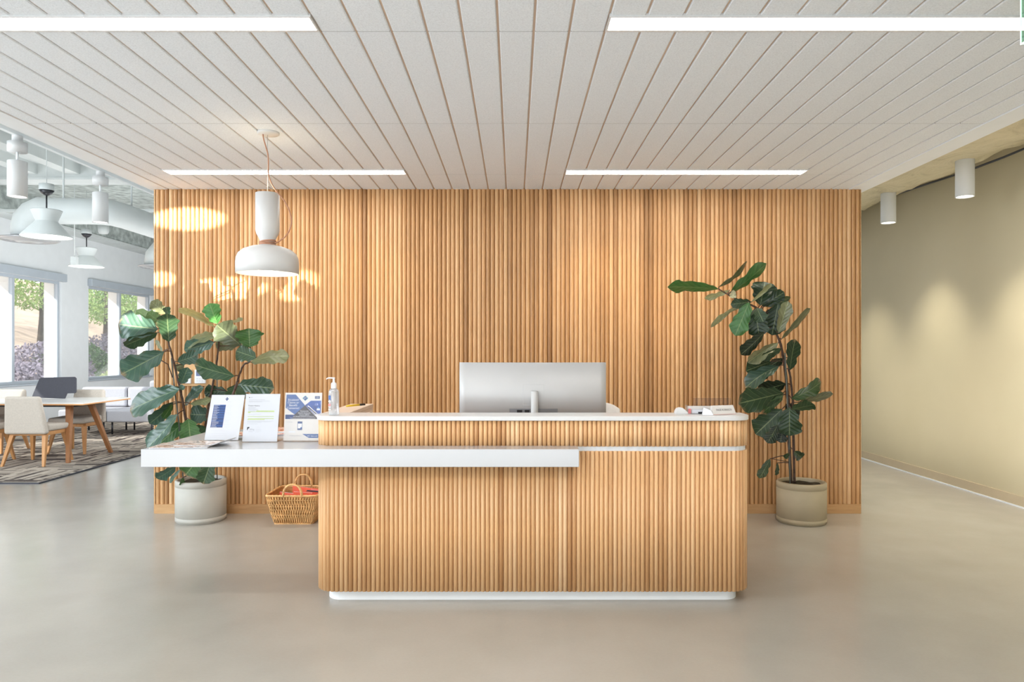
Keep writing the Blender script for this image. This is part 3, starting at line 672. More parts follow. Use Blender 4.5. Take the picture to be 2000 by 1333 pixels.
# ------------------------------------------------------------------ SIGN HOLDERS
def sheet_frame(bl, br, tl):
    bl, br, tl = Vector(bl), Vector(br), Vector(tl); ux = (br-bl); uz = (tl-bl); W, H = ux.length, uz.length
    ux.normalize(); uz.normalize(); nn = ux.cross(uz).normalized(); uz = nn.cross(ux)
    return bl, ux, uz, nn, W, H
class Sheet:
    def __init__(s, name, label, bl, br, tl, foot='slant', group='printed notices in clear stands on the shelf'):
        s.o, s.u, s.z, s.n, s.W, s.H = sheet_frame(bl, br, tl)
        s.root = thing(name, label, 'sign', tuple(s.o+s.u*s.W/2), group); s.m = MB(); s.mats = []
        a = MB(); o, u, z, n = s.o, s.u, s.z, s.n
        a.slab([o-u*.003-z*.002+n*.002, o+u*(s.W+.003)-z*.002+n*.002, o+u*(s.W+.003)+z*(s.H+.003)+n*.002, o-u*.003+z*(s.H+.003)+n*.002], -n*.0015)
        a.slab([o-u*.003-z*.002-n*.0015, o+u*(s.W+.003)-z*.002-n*.0015, o+u*(s.W+.003)+z*(s.H+.003)-n*.0015, o-u*.003+z*(s.H+.003)-n*.0015], -n*.002)
        f0 = o-z*.002
        if foot == 'slant':
            zz = SH+.0015; b0 = Vector((f0.x-.003, f0.y-.005, zz)); a.slab([b0, b0+Vector((s.W+.006, 0, 0)), b0+Vector((s.W+.006, .11, 0)), b0+Vector((0, .11, 0))], (0, 0, .002))
        else:
            cx = f0+u*s.W/2; zz = SH+.0008; R = s.W*.52; pts = [(cx.x+R*math.cos(PI+PI*i/24), cx.y+.05*math.sin(PI+PI*i/24), zz) for i in range(25)]
            pts += [(cx.x+R, cx.y+.05, zz), (cx.x-R, cx.y+.05, zz)]; a.slab(pts, (0, 0, .003))
        a.build('acrylic_stand', 'acrylic', s.root)
        b = MB(); b.slab([o, o+u*s.W, o+u*s.W+z*s.H, o+z*s.H], -n*.0008); s.paper = b
    def mi(s, mat):
        if mat not in s.mats: s.mats.append(mat)
        return s.mats.index(mat)
    def pt(s, x, y, lift=.0004): return s.o+s.u*(x*s.W)+s.z*((1-y)*s.H)+s.n*lift     # fractions from the top left
    def quad(s, x0, y0, x1, y1, mat, lift=.0004): s.m.poly([s.pt(x0, y1, lift), s.pt(x1, y1, lift), s.pt(x1, y0, lift), s.pt(x0, y0, lift)], s.mi(mat))
    def poly(s, pts, mat, lift=.0004): s.m.poly([s.pt(x, y, lift) for x, y in reversed(pts)], s.mi(mat))
    def text(s, body, x, y, h, mat, align='LEFT', sx=1.0, lift=.0008): s.m.text(body, h*s.H, s.pt(x, y, 0), s.u, s.z, s.mi(mat), align, lift, sx)
    def done(s, mat='paper'):
        p = s.paper.build('notice_sheet', mat, s.root); s.m.build('print', s.mats, p)
def shelfpt(px, py): return P(px, py, (CH-SH)*F/(py-VY))
def mksheet(name, label, bl, br, tl, foot):
    a = shelfpt(*bl); a.z += .004; b = P(br[0], br[1], a.y); b.z = a.z
    Yt = a.x*F/(tl[0]-VX); c = P(tl[0], tl[1], Yt)
    return Sheet(name, label, a, b, c, foot)
s1 = mksheet('sign_holder', 'leaning notice with a blue table column, leftmost on the white shelf', (399, 861.5), (465, 861.5), (414, 772), 'slant')
s1.poly([(.48, .05), (.53, .092), (.48, .134), (.43, .092)], 'navy'); s1.text('JPT', .48, .105, .032, 'paper', 'CENTER', lift=.0012)
s1.quad(.33, .155, .63, .160, 'ink_pale')
rows_ = ['m', 'd', 'm', 'd', 'm', 'd', 'm', 'd', 'm', 'd', 'm', 'd', 'd', 'm', 'd', 'd', 'd', 'm', 'd']
y = .222
for i, k in enumerate(rows_):
    s1.quad(.115, y, .475, y+.0266, 'royal' if k == 'm' else 'navy'); w = random.uniform(.08, .22)
    s1.quad(.135, y+.009, .135+w, y+.016, 'ink_pale', .0008)
    if i % 2 == 0 or random.random() < .6: s1.quad(.50, y+.009, .50+random.uniform(.12, .2), y+.012, 'ink_pale')
    y += .0266
for yy in (.78, .80, .86, .90): s1.quad(.12, yy, .12+random.uniform(.4, .74), yy+.003, 'ink_pale')
s1.done()
s2 = mksheet('sign_holder', 'leaning typed letter with green highlighted lines, second of the three notices', (473, 864.5), (541, 864.5), (480.5, 770), 'slant')
s2.quad(.10, .07, .125, .085, 'ink'); s2.quad(.15, .072, .2, .08, 'ink_grey')
for yy, w in ((.125, .55), (.150, .72), (.168, .45)): s2.quad(.10, yy, .10+w*.85, yy+.004, 'ink_grey')
s2.text('Tenant Notice', .09, .262, .038, 'ink', sx=1.1)
for yy, w in ((.285, .22), (.303, .2), (.321, .28), (.338, .3)): s2.quad(.10, yy, .10+w, yy+.004, 'ink_grey')
for y0, y1, x0, x1 in ((.352, .372, .34, .86), (.372, .384, .10, .86), (.385, .402, .10, .17), (.470, .482, .10, .86), (.514, .530, .12, .86), (.531, .547, .10, .60)): s2.quad(x0, y0, x1, y1, 'lime')
for yy, w in ((.362, .74), (.378, .74), (.43, .38), (.478, .74), (.522, .74), (.540, .5), (.572, .76), (.586, .68), (.60, .4), (.63, .3)): s2.quad(.10, yy, .10+w, yy+.003, 'ink_grey', .0008)
s2.poly([(.11, .70), (.17, .695), (.18, .72), (.14, .73), (.13, .76), (.11, .76)], 'ink'); s2.text('ilding', .185, .765, .06, 'ink_grey', sx=.8); s2.quad(.17, .79, .28, .794, 'ink_grey')
for yy, w in ((.70, .12), (.735, .12), (.75, .16), (.765, .14), (.78, .18), (.80, .12)): s2.quad(.36, yy, .36+w, yy+.004, 'ink_pale')
s2.done()
s3 = mksheet('sign_holder', 'upright blue poster asking about escalated claims, third notice beside the counter', (554, 862.5), (626, 862.5), (557.8, 768), 'round')
s3.poly([(.03, .035), (.28, .035), (.545, .26), (.27, .455), (.02, .315)], 'royal')
s3.poly([(.545, .26), (.70, .165), (.98, .165), (.98, .43), (.82, .46)], 'photo')
s3.poly([(.545, .262), (.92, .55), (.20, .55), (.27, .455)], 'charcoal_print', .0006)
s3.poly([(.61, .275), (.64, .265), (.90, .44), (.84, .46)], 'paper', .0008); s3.poly([(.65, .29), (.88, .44), (.85, .45), (.63, .295)], 'charcoal_print', .001)
s3.quad(.02, .458, .30, .55, 'navy', .0005); s3.quad(.02, .52, .90, .55, 'navy', .0004)
for i, w in enumerate(('Escalated', 'Claims or', 'Benefit', 'Concerns?')): s3.text(w, .225, .165+.058*i, .062, 'paper', 'CENTER', lift=.0012)
for i, w in enumerate(('Contact the', 'Benefit Resource', 'Center (BRC)')): s3.text(w, .535, .395+.040*i, .037, 'paper', 'CENTER', lift=.0014)
s3.text('Our Benefits Specialists can assist you', .52, .505, .029, 'paper', 'CENTER', lift=.0014); s3.text('Monday through Friday, 8am to 8pm EST & CST', .50, .542, .027, 'paper', 'CENTER', lift=.0014)
s3.poly([(.545, .055), (.625, .112), (.545, .17), (.465, .112)], 'teal_print'); s3.poly([(.545, .068), (.605, .112), (.545, .157), (.485, .112)], 'navy', .0006); s3.text('JPT', .545, .126, .042, 'paper', 'CENTER', lift=.0012)
s3.quad(.81, .068, .94, .125, 'navy'); s3.text('USI', .875, .112, .042, 'paper', 'CENTER', lift=.001)
s3.text('(', .83, .26, .06, 'paper', 'CENTER', lift=.0012); s3.text('))', .88, .255, .05, 'paper', 'CENTER', lift=.0012)
s3.poly([(.87, .33), (.955, .33), (.955, .365), (.87, .365)], 'paper', .0012); s3.poly([(.87, .33), (.912, .29), (.955, .33)], 'midblue', .001)
s3.quad(.36, .60, .49, .78, 'navy'); s3.quad(.372, .645, .478, .745, 'paper', .0006); s3.quad(.44, .72, .478, .745, 'royal', .0008)
s3.quad(.36, .80, .48, .805, 'ink_pale')
for x0, x1 in ((.06, .30), (.53, .68), (.75, .90)):
    for q in range(8): s3.quad(x0, .595+.03*q, x0+(x1-x0)*random.uniform(.6, 1), .598+.03*q, 'ink_pale')
s3.text('My Benefits', .06, .62, .03, 'ink_grey', sx=.9)
s3.quad(.13, .80, .31, .835, 'ink_pale'); s3.quad(.135, .803, .305, .832, 'paper', .0006)
s3.text('O  USI Benefits Resource', .09, .905, .030, 'ink_grey')
s3.poly([(.50, .862), (.95, .862), (.95, .945), (.68, .945)], 'royal'); s3.text('BRC @usi.com', .64, .915, .034, 'paper', lift=.001)
s3.done('paper_cream')
# ------------------------------------------------------------------ MAGAZINES
def magazine(cx, cy, z, w, h, rz, label, mat, th=.005, curl=.006):
    t = thing('magazine', label, 'magazine', (cx, cy, z), 'magazines spread on the white shelf', rz)
    for nm, z0, z1, mt, k in (('pages', 0.0, th-.001, 'paper', .985), ('cover', th-.001, th, mat, 1)):
        m = MB(); n = 8; vs = []
        for i in range(n+1):
            x = -w/2*k+w*k*i/n; c_ = curl*max(0, (i/n-.7)/.3)**2
            for yy in (-h/2*k, h/2*k):
                vs += [(x, yy, z0+c_), (x, yy, z1+c_)]
        fs = []
        for i in range(n):
            a = 4*i; b_ = 4*i+4; fs += [(a, a+2, b_+2, b_), (a+1, b_+1, b_+3, a+3), (a, b_, b_+1, a+1), (a+2, a+3, b_+3, b_+2)]
        fs += [(0, 1, 3, 2), (4*n, 4*n+2, 4*n+3, 4*n+1)]
        m.add(vs, fs, 0, False); m.build(nm, mt, t, local=True)
    return t
magazine(-1.79, 3.825, SH+.001, .30, .215, .12, 'open glossy magazine on the front left corner of the shelf', 'cover', .005, 0)
magazine(-1.70, 3.87, SH+.0065, .26, .19, -.06, 'topmost glossy magazine curling in front of the blue table notice', 'cover', .004, .02)
magazine(-1.55, 4.36, SH+.001, .30, .22, .3, 'floral covered magazine showing between the first and second notices', 'cover_floral', .008, 0)
magazine(-1.42, 4.45, SH+.0105, .30, .22, -.15, 'floral covered magazine showing between the letter and the blue poster', 'cover_floral', .01)
# ------------------------------------------------------------------ COUNTER RIGHT-HAND ITEMS
def ledgept(px, py): return P(px, py, (CH-LT)*F/(py-VY))
# tape dispenser: rounded hump
m = MB(); a = P(1317.5, 809, 3.98); w = 27*3.98/F; prof = [(0, 0), (0, .012), (.06, .022), (.15, .031), (.3, .036), (.45, .036), (.6, .030), (.75, .019), (.9, .008), (1.0, .004), (1.0, 0)]
m.slab([(a.x+x*w, 3.95, LT+z) for x, z in prof], (0, .045, 0)); tag(m.build('tape_dispenser', 'white_matt', bevel=.003), 'small white humped dispenser at the back of the counter right side', 'dispenser')
# acrylic card holder
a, b_ = P(1341.5, 0, 3.97).x, P(1391, 0, 3.97).x
box_ = thing('card_holder', 'clear acrylic card holder full of papers on the right end of the counter', 'holder', ((a+b_)/2, 3.97, LT))
m = MB(); t_ = .002; y0, y1, z1 = 3.945, 4.01, LT+.048
m.box(a, b_, y0, y0+t_, LT, z1); m.box(a, b_, y1-t_, y1, LT, z1); m.box(a, a+t_, y0+t_, y1-t_, LT, z1); m.box(b_-t_, b_, y0+t_, y1-t_, LT, z1); m.box(a+t_, b_-t_, y0+t_, y1-t_, LT, LT+t_); m.build('acrylic_tray', 'acrylic', box_)
m = MB(); m.box(a+.004, b_-.004, y0+.018, y0+.030, LT+.003, LT+.044); m.box(a+.006, b_-.01, y0+.034, y0+.05, LT+.003, LT+.040); cards = m.build('card_stack', 'paper_cream', box_)
m = MB(); m.box(a+.003, a+.018, y0+.004, y0+.012, LT+.003, LT+.030, 0); m.box(a+.024, a+.085, y0+.003, y0+.010, LT+.003, LT+.026, 1); m.box(a+.058, a+.092, y0+.0025, y0+.006, LT+.003, LT+.013, 2); m.build('loose_cards', ['pink', 'paper', 'ink'], box_)
# folded white card
m = MB(); o = P(1373.5, 811, 3.87); m.add([(o.x, 3.885, LT+.001), (o.x+.054, 3.86, LT+.001), (o.x+.046, 3.885, LT+.026), (o.x+.012, 3.91, LT+.040), (o.x+.01, 3.935, LT+.001), (o.x+.062, 3.91, LT+.001)],
      [(0, 1, 2, 3), (4, 3, 2, 5), (0, 4, 5, 1), (0, 3, 4), (1, 5, 2)]); tag(m.build('folded_card', 'paper'), 'small folded white card in front of the clear card holder', 'card')
# clear acrylic upright sheet
a, b_ = P(1354, 0, 4.03), P(1428, 0, 4.03); zt_ = P(0, 778, 4.03).z
m = MB(); m.box(a.x, b_.x, 4.028, 4.032, LT, zt_); m.box(a.x, b_.x, 4.0125, 4.028, LT, LT+.003); tag(m.build('acrylic_panel', 'frost_acrylic'), 'low clear acrylic panel standing behind the name plate', 'panel')
# name plate
bl = ledgept(1393, 811.5); br = P(1438, 808.5, bl.y+.05); br.z = LT
bl.z = LT; u = (br-bl).normalized(); back = Vector((-u.y, u.x, 0))
W_ = (br-bl).length; h_ = .050; lean = .018
npl = thing('name_plate', 'cream wedge name plate with black capitals on the counter right end', 'name plate', tuple((bl+br)/2))
m = MB(); p0 = bl+Vector((0, 0, .001)); top = back*lean+Vector((0, 0, h_)); bk = back*.036
m.hexa([p0, p0+u*W_, p0+u*W_+bk, p0+bk, p0+top-u*.0, p0+u*(W_-.008)+top, p0+u*(W_-.008)+top+back*.003, p0+top+back*.003]); body = m.build('wedge', 'paper_cream', npl)
m = MB(); uz = top.normalized(); m.text('PAIGE ROBINSON', .0165, p0+u*.025+uz*.022, u, uz, 0, lift=.0008, sx=.78)
q = p0+uz*.001-back*.0006; m.poly([q, q+u*W_, q+u*W_+uz*.0012, q+uz*.0012], 1); m.build('lettering', ['ink', 'pink'], body)
# ------------------------------------------------------------------ BEHIND THE DESK
cab = thing('filing_cabinet', 'slim beige cabinet behind the desk beside the gel bottle', 'cabinet', (-1.13, 4.85, 0))
m = MB(); m.box(-1.214, -1.05, 4.67, 5.22, 0, .955); m.build('carcass', 'beige_box', cab, bevel=.003)
m = MB(); m.box(-1.216, -1.048, 4.40, 5.225, .956, .98); m.build('cabinet_top', 'beige_box', cab, bevel=.003)
m = MB(); m.box(-1.0495, -1.036, 4.70, 5.12, .04, .935); dr = m.build('drawer_front', 'beige_box', cab, bevel=.002)
m = MB(); m.box(-1.036, -1.030, 5.02, 5.08, .88, .93); m.build('handle', 'dark_metal', dr, bevel=.002)
a, b_ = Vector((-1.18, 4.93, .9845)), Vector((-1.085, 5.09, .9845))
mk = thing('marker_pen', 'yellow highlighter with a dark cap lying on the slim beige cabinet', 'pen', tuple((a+b_)/2))
m = MB(); d_ = (b_-a); m.tube([a, a+d_*.12, a+d_*.7], [.004, .0085, .0085], 10); m.build('barrel', 'yellow', mk)
m = MB(); m.tube([a+d_*.7, a+d_*1.0], .009, 10); m.build('cap', 'black', mk)
# task chair behind the desk
ch = thing('task_chair', 'white task chair back just showing beside the monitor', 'chair', (.56, 5.0, 0))
m = MB(); n = 10; vs = []; 
for i in range(n+1):
    x = -.22+.44*i/n; e = abs(x)/.22; zt2 = .995-.05*e**4; yb = -.18-.06*e*e+.0
    vs += [(.56+x, 5.0+.20+.05*e*e*-1, .55), (.56+x, 5.0+.24-.05*e*e, zt2), (.56+x, 5.0+.27-.05*e*e, zt2-.01), (.56+x, 5.0+.235-.05*e*e, .55)]
fs = []
for i in range(n):
    a_, c_ = 4*i, 4*i+4; fs += [(a_, c_, c_+1, a_+1), (a_+1, c_+1, c_+2, a_+2), (a_+2, c_+2, c_+3, a_+3), (a_+3, c_+3, c_, a_)]
fs += [(0, 1, 2, 3), (4*n+3, 4*n+2, 4*n+1, 4*n)]
m.add(vs, fs, 0, False); m.build('backrest', 'fabric_white', ch, bevel=.008)
m = MB(); m.prism(rrect(.33, .79, 4.8, 5.22, .06), .45, .51); m.build('seat', 'fabric_white', ch, bevel=.015)
m = MB(); m.tube([(.56, 5.2, .47), (.56, 5.26, .52), (.56, 5.235, .62)], .018, 8); m.build('back_bracket', 'silver', ch)
m = MB(); m.tube([(.56, 5.0, .10), (.56, 5.0, .45)], .028, 12); m.build('gas_lift', 'silver', ch)
for k in range(5):
    a_ = 2*PI*k/5+.3; m = MB(); m.tube([(.56, 5.0, .11), (.56+.27*math.cos(a_), 5.0+.27*math.sin(a_), .075)], [.025, .016], 8); lg = m.build('leg', 'silver', ch)
    m = MB(); m.lathe([(0, -.014), (.024, -.014), (.028, -.008), (.028, .008), (.024, .014), (0, .014)], (0, 0, 0), 16)
    ca, sa = math.cos(a_), math.sin(a_); c_ = (.56+.28*ca, 5.0+.28*sa, .0285)
    m.v = [Vector((c_[0]+p.x*ca-p.z*sa, c_[1]+p.x*sa+p.z*ca, c_[2]+p.y)) for p in m.v]; m.build('caster', 'black', lg)
# ------------------------------------------------------------------ WALL CONTROLS
pl = thing('control_plate', 'pale wooden plate with two white controllers on the slatted wall behind the large fig', 'control panel', (P(383, 733, WZ).x, WZ-.006, P(0, 754, WZ).z))
a, b_ = P(346, 754.5, WZ-.012), P(418, 711.5, WZ-.012); m = MB(); m.box(a.x, b_.x, WZ-.012, WZ, a.z, b_.z); m.build('backing_plate', 'plate_wood', pl, bevel=.002)
for x0, x1 in ((380, 401.5), (343.5+8, 343.5+29)):
    a, b_ = P(x0, 749.5, WZ-.03), P(x1, 722.5, WZ-.03); m = MB(); m.prism([(p[0], p[1]) for p in rrect(a.x, b_.x, WZ-.032, WZ-.012, .004)], a.z, b_.z); cp_ = m.build('controller', 'plastic_white', pl, bevel=.003)
    m = MB(); w = b_.x-a.x; h = b_.z-a.z; m.poly([(a.x+.15*w, WZ-.0326, a.z+.54*h), (b_.x-.12*w, WZ-.0326, a.z+.54*h), (b_.x-.12*w, WZ-.0326, b_.z-.10*h), (a.x+.15*w, WZ-.0326, b_.z-.10*h)]); m.build('screen', 'screen_blue', cp_)
    m = MB()
    for r_ in range(2):
        for q in range(3): xx = a.x+(.2+.22*q)*w; zz = a.z+(.16+.16*r_)*h; m.poly([(xx, WZ-.0326, zz), (xx+.14*w, WZ-.0326, zz), (xx+.14*w, WZ-.0326, zz+.04*h), (xx, WZ-.0326, zz+.04*h)])
    m.build('buttons', 'ink_pale', cp_)
# ------------------------------------------------------------------ BASKET
bk_ = thing('wicker_basket', 'rectangular woven willow basket with two hoop handles beside the desk', 'basket', (-1.74, 5.67, 0))
RB = [(-1.905, 5.575), (-1.605, 5.575), (-1.605, 5.80), (-1.905, 5.80)]; RT = [(-1.945, 5.475), (-1.535, 5.475), (-1.535, 5.885), (-1.945, 5.885)]; BH = .245
def ring(t, n, grow=0):
    pts = []
    for i in range(n):
        s_ = 4*i/n; k = int(s_) % 4; q = s_-int(s_)
        c = []
        for R_ in (RB, RT):
            a, b_ = R_[k], R_[(k+1) % 4]; c.append(Vector((a[0]+(b_[0]-a[0])*q, a[1]+(b_[1]-a[1])*q)))
        p = c[0].lerp(c[1], t**.8); ctr = Vector((-1.745, 5.68)); d = (p-ctr)
        # soften the corners
        cq = min(q, 1-q); d *= 1-.05*max(0, 1-cq/.12); pts.append(Vector((ctr.x+d.x*(1+grow), ctr.y+d.y*(1+grow), BH*t)))
    return pts
m = MB(); N = 150; L = 11
rings = [ring(i/L, N) for i in range(L+1)]
for k in range(N):          # bent upright withies
    pts = []
    for i in range(L+1):
        p = rings[i][k]; q = rings[i][(k+1) % N]; w_ = .35*math.sin(i*PI/2.6+(k % 2)*PI)
        out = (p-Vector((-1.745, 5.68, p.z))).normalized()*.004*math.cos(i*PI/1.3+(k % 2)*PI)
        pts.append(p+(q-p)*w_+out+Vector((0, 0, .003)))
    m.tube(pts, .0044, 5)
for zt2, r_ in ((.0, .006), (.33, .003), (.62, .003), (.84, .003)): m.tube(ring(max(zt2, .015), 56), r_, 5, close=True)
m.build('woven_sides', 'wicker', bk_)
m = MB(); a_ = ring(.99, 56); m.tube(a_, .008, 6, close=True)
for i in range(0, 56): m.tube([a_[i]+Vector((0, 0, .009)), a_[i]+(a_[(i+1) % 56]-a_[i])*.6+Vector((0, 0, -.009))], .004, 4)
m.build('rim', 'wicker', bk_)
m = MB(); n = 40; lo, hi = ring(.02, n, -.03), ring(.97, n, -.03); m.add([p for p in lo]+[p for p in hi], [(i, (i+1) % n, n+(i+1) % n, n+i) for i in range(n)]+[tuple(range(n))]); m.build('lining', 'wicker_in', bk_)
for yy, x0, x1, hgt in ((5.475, -1.80, -1.655, .088), (5.885, -1.835, -1.695, .095)):
    m = MB(); base = [Vector(((x0+x1)/2-(x1-x0)/2*math.cos(PI*i/22), yy+.0, BH-.012+(hgt+.012)*math.sin(PI*i/22)**.75)) for i in range(23)]
    for ph in (0, PI*2/3, PI*4/3):
        m.tube([p+Vector((.005*math.cos(ph+i*.9), .006*math.sin(ph+i*.9), 0)) for i, p in enumerate(base)], .0055, 6)
    m.build('hoop_handle', 'wicker', bk_)
for i, (x0, y0, w, hh, rz, tl, lab) in enumerate(((-1.79, 5.70, .17, .25, .05, .25, 'orange booklet at the back of the basket with a dark printed strip'),
                                        (-1.838, 5.62, .12, .215, -.08, .12, 'orange booklet leaning at the left side of the basket'), (-1.70, 5.61, .15, .22, .04, .14, 'orange booklet standing nearest the basket front'))):
    t = thing('booklet', lab, 'booklet', (x0, y0, .02), 'orange booklets in the basket', rz)
    x0_, w = (.0, w)
    pts = [(-w/2, 0, 0), (w/2, 0, 0), (w/2, .05, hh-.012), (-w/2, .05, hh)]
    if i == 0: pts = [(-.01, 0, 0), (.13, 0, 0), (.195, .05, hh-.03), (-.02, .05, hh)]
    m = MB(); m.slab(pts, (0, .012, 0)); cv = m.build('cover', 'orange', t, local=True)
    m = MB(); q = [(p[0]*.97, p[1]+.003, p[2]*.985) for p in pts]; m.slab([(p[0], p[1], p[2]+.004) for p in q], (0, .006, 0)); m.build('pages', 'paper', t, local=True)
    if i == 0:
        m = MB(); f_ = lambda x, zf: (x, .05*zf-.0008, zf*(hh-.01))
        m.poly([f_(.09, .86), f_(.19, .82), f_(.19, .86), f_(.10, .90)], 0); m.poly([f_(.13, .90), f_(.195, .87), f_(.195, .90), f_(.13, .935)], 1); m.build('print', ['ink', 'pink'], cv, local=True)
# ------------------------------------------------------------------ FIG TREES
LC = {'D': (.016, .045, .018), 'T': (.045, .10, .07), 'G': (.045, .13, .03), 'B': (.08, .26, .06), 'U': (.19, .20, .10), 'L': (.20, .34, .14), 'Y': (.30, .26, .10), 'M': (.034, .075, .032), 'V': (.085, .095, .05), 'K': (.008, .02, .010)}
HW = [(0, .015), (.05, .10), (.12, .24), (.22, .33), (.34, .35), (.46, .39), (.58, .46), (.70, .50), (.80, .49), (.88, .42), (.94, .31), (.98, .17), (1.0, .03)]
def hwf(t):
    for (a, b), (c, d) in zip(HW, HW[1:]):
        if t <= c: return b+(d-b)*(t-a)/(c-a)
    return 0
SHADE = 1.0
def leaf(mb, base, tip, wpx, kind, Y, ymax, tipbrown=0):
    wpx *= 1.12
    dz = random.uniform(-.07, .07)
    b, t_ = P(base[0], base[1], Y), P(tip[0], tip[1], min(Y+dz, ymax))
    a = t_-b; L = a.length; a = a/L
    vdir = ((b+t_)/2-CAM).normalized(); perp = a.cross(vdir).normalized(); nrm = perp.cross(a).normalized()
    if nrm.dot(vdir) > 0: nrm = -nrm
    wproj = wpx*Y/F; wtrue = max(wproj, min(.5*L, wproj*1.8)); roll = math.acos(min(1, wproj/wtrue))*random.choice((-1, 1))
    if wtrue < .03: roll = 0
    w = perp*math.cos(roll)+nrm*math.sin(roll); nn = a.cross(w)
    if nn.dot(vdir) > 0: nn = -nn
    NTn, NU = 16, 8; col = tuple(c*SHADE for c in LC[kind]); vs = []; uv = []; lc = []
    droop = random.uniform(-.05, .10)*L; fold = random.uniform(.05, .22); ph = random.uniform(0, 6); wav = random.uniform(.06, .13)
    cup = 1 if kind in 'DGMT' else -1
    for i in range(NTn+1):
        t = i/NTn; h = hwf(t)*wtrue
        for j in range(NU+1):
            u = -1+2*j/NU; edge = abs(u)**2
            hh = h*(1+.10*math.sin(t*23+ph+(2 if u > 0 else 0))*edge)
            p = b+a*(L*t)+w*(hh*u)+nn*(droop*math.sin(PI*t)+fold*h*abs(u)**1.3*cup+wav*h*math.sin(t*14+ph+u*2)*edge)
            p += a*(-.06*h*edge*(1 if t > .8 else 0))
            vs.append(p); uv.append((u*.5+.5, t))
            k = 0
            if tipbrown: k = max(0, min(1, (t-(1-tipbrown))/.06+.6*math.sin(u*5+ph)))
            if abs(u) > .95 and random.random() < .10: k = max(k, .35)
            s_ = .85+.3*random.random(); br = (.33, .20, .11)
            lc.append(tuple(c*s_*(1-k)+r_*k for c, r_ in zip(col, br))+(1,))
    for p in vs:
        if p.y > ymax+.08: p.y = ymax+.08
    fs = [(i*(NU+1)+j, i*(NU+1)+j+1, (i+1)*(NU+1)+j+1, (i+1)*(NU+1)+j) for i in range(NTn) for j in range(NU)]
    mb.add(vs, fs, 0, True, .5, lc, uv)
    return b
def fig(label, potc, potr, poth, potmat, leaves, stems, stakes, twigs, seed):
    random.seed(seed)
    t = thing('potted_fig_tree', label, 'potted plant', (potc[0], potc[1], 0))
    R = potr
    m = MB(); m.lathe([(0, 0), (R-.012, 0), (R-.008, .004), (R-.008, .010), (R, .012), (R, .040), (R-.004, .042), (R-.004, .046), (R, .048), (R, poth-.055), (R-.004, poth-.053), (R-.004, poth-.049), (R, poth-.047), (R, poth-.006), (R-.006, poth), (R-.022, poth), (R-.026, poth-.006), (R-.026, poth-.05)], (potc[0], potc[1], 0), 64); m.build('planter', potmat, t)
    m = MB(); n = 24; vs = [(potc[0], potc[1], poth-.02)]
    for q in range(1, 5):
        for k in range(n):
            a = 2*PI*k/n; r_ = (R-.025)*q/4; vs.append((potc[0]+r_*math.cos(a), potc[1]+r_*math.sin(a), poth-.022+random.uniform(-.006, .012)-(.008 if q == 4 else 0)))
    fs = [(0, 1+k, 1+(k+1) % n) for k in range(n)]+[(1+(q-1)*n+k, 1+q*n+k, 1+q*n+(k+1) % n, 1+(q-1)*n+(k+1) % n) for q in range(1, 4) for k in range(n)]
    m.add(vs, fs, 0, True); m.build('soil', 'soil', t)
    allp = []
    for pts, r0, r1 in stems:
        pp = smooth_path([P(*q) for q in pts], 6); n = len(pp); allp += pp
        m = MB(); m.tube([p+Vector((random.uniform(-.0015, .0015), random.uniform(-.0015, .0015), 0)) for p in pp], [(r0+(r1-r0)*i/n)*random.uniform(.9, 1.12) for i in range(n)], 8); m.build('stem', 'bark', t)
    for pts, r_ in stakes:
        m = MB(); m.tube([P(*q) for q in pts], r_, 8); m.build('stake', 'stake', t)
    fm = MB(); tw = fm
    for L_ in leaves:
        base, tip, w, kind = L_[:4]; tb = L_[4] if len(L_) > 4 else 0; Y = L_[5] if len(L_) > 5 else potc[1]-.05+random.uniform(-.16, .08)
        b = leaf(fm, base, tip, w, kind, Y, 5.83, tb)
        near = min(allp, key=lambda p: (p-b).length)
        if (near-b).length < .32: mid = (near+b)/2+Vector((0, 0, .006)); tw.tube([near, mid, b], .0038, 6, 1)
    for pts, r_ in twigs: tw.tube([P(*q) for q in pts], r_, 6, 1)
    fm.build('foliage', ['leaf', 'bark'], t, attrs=True)
    return t
LP = 5.62
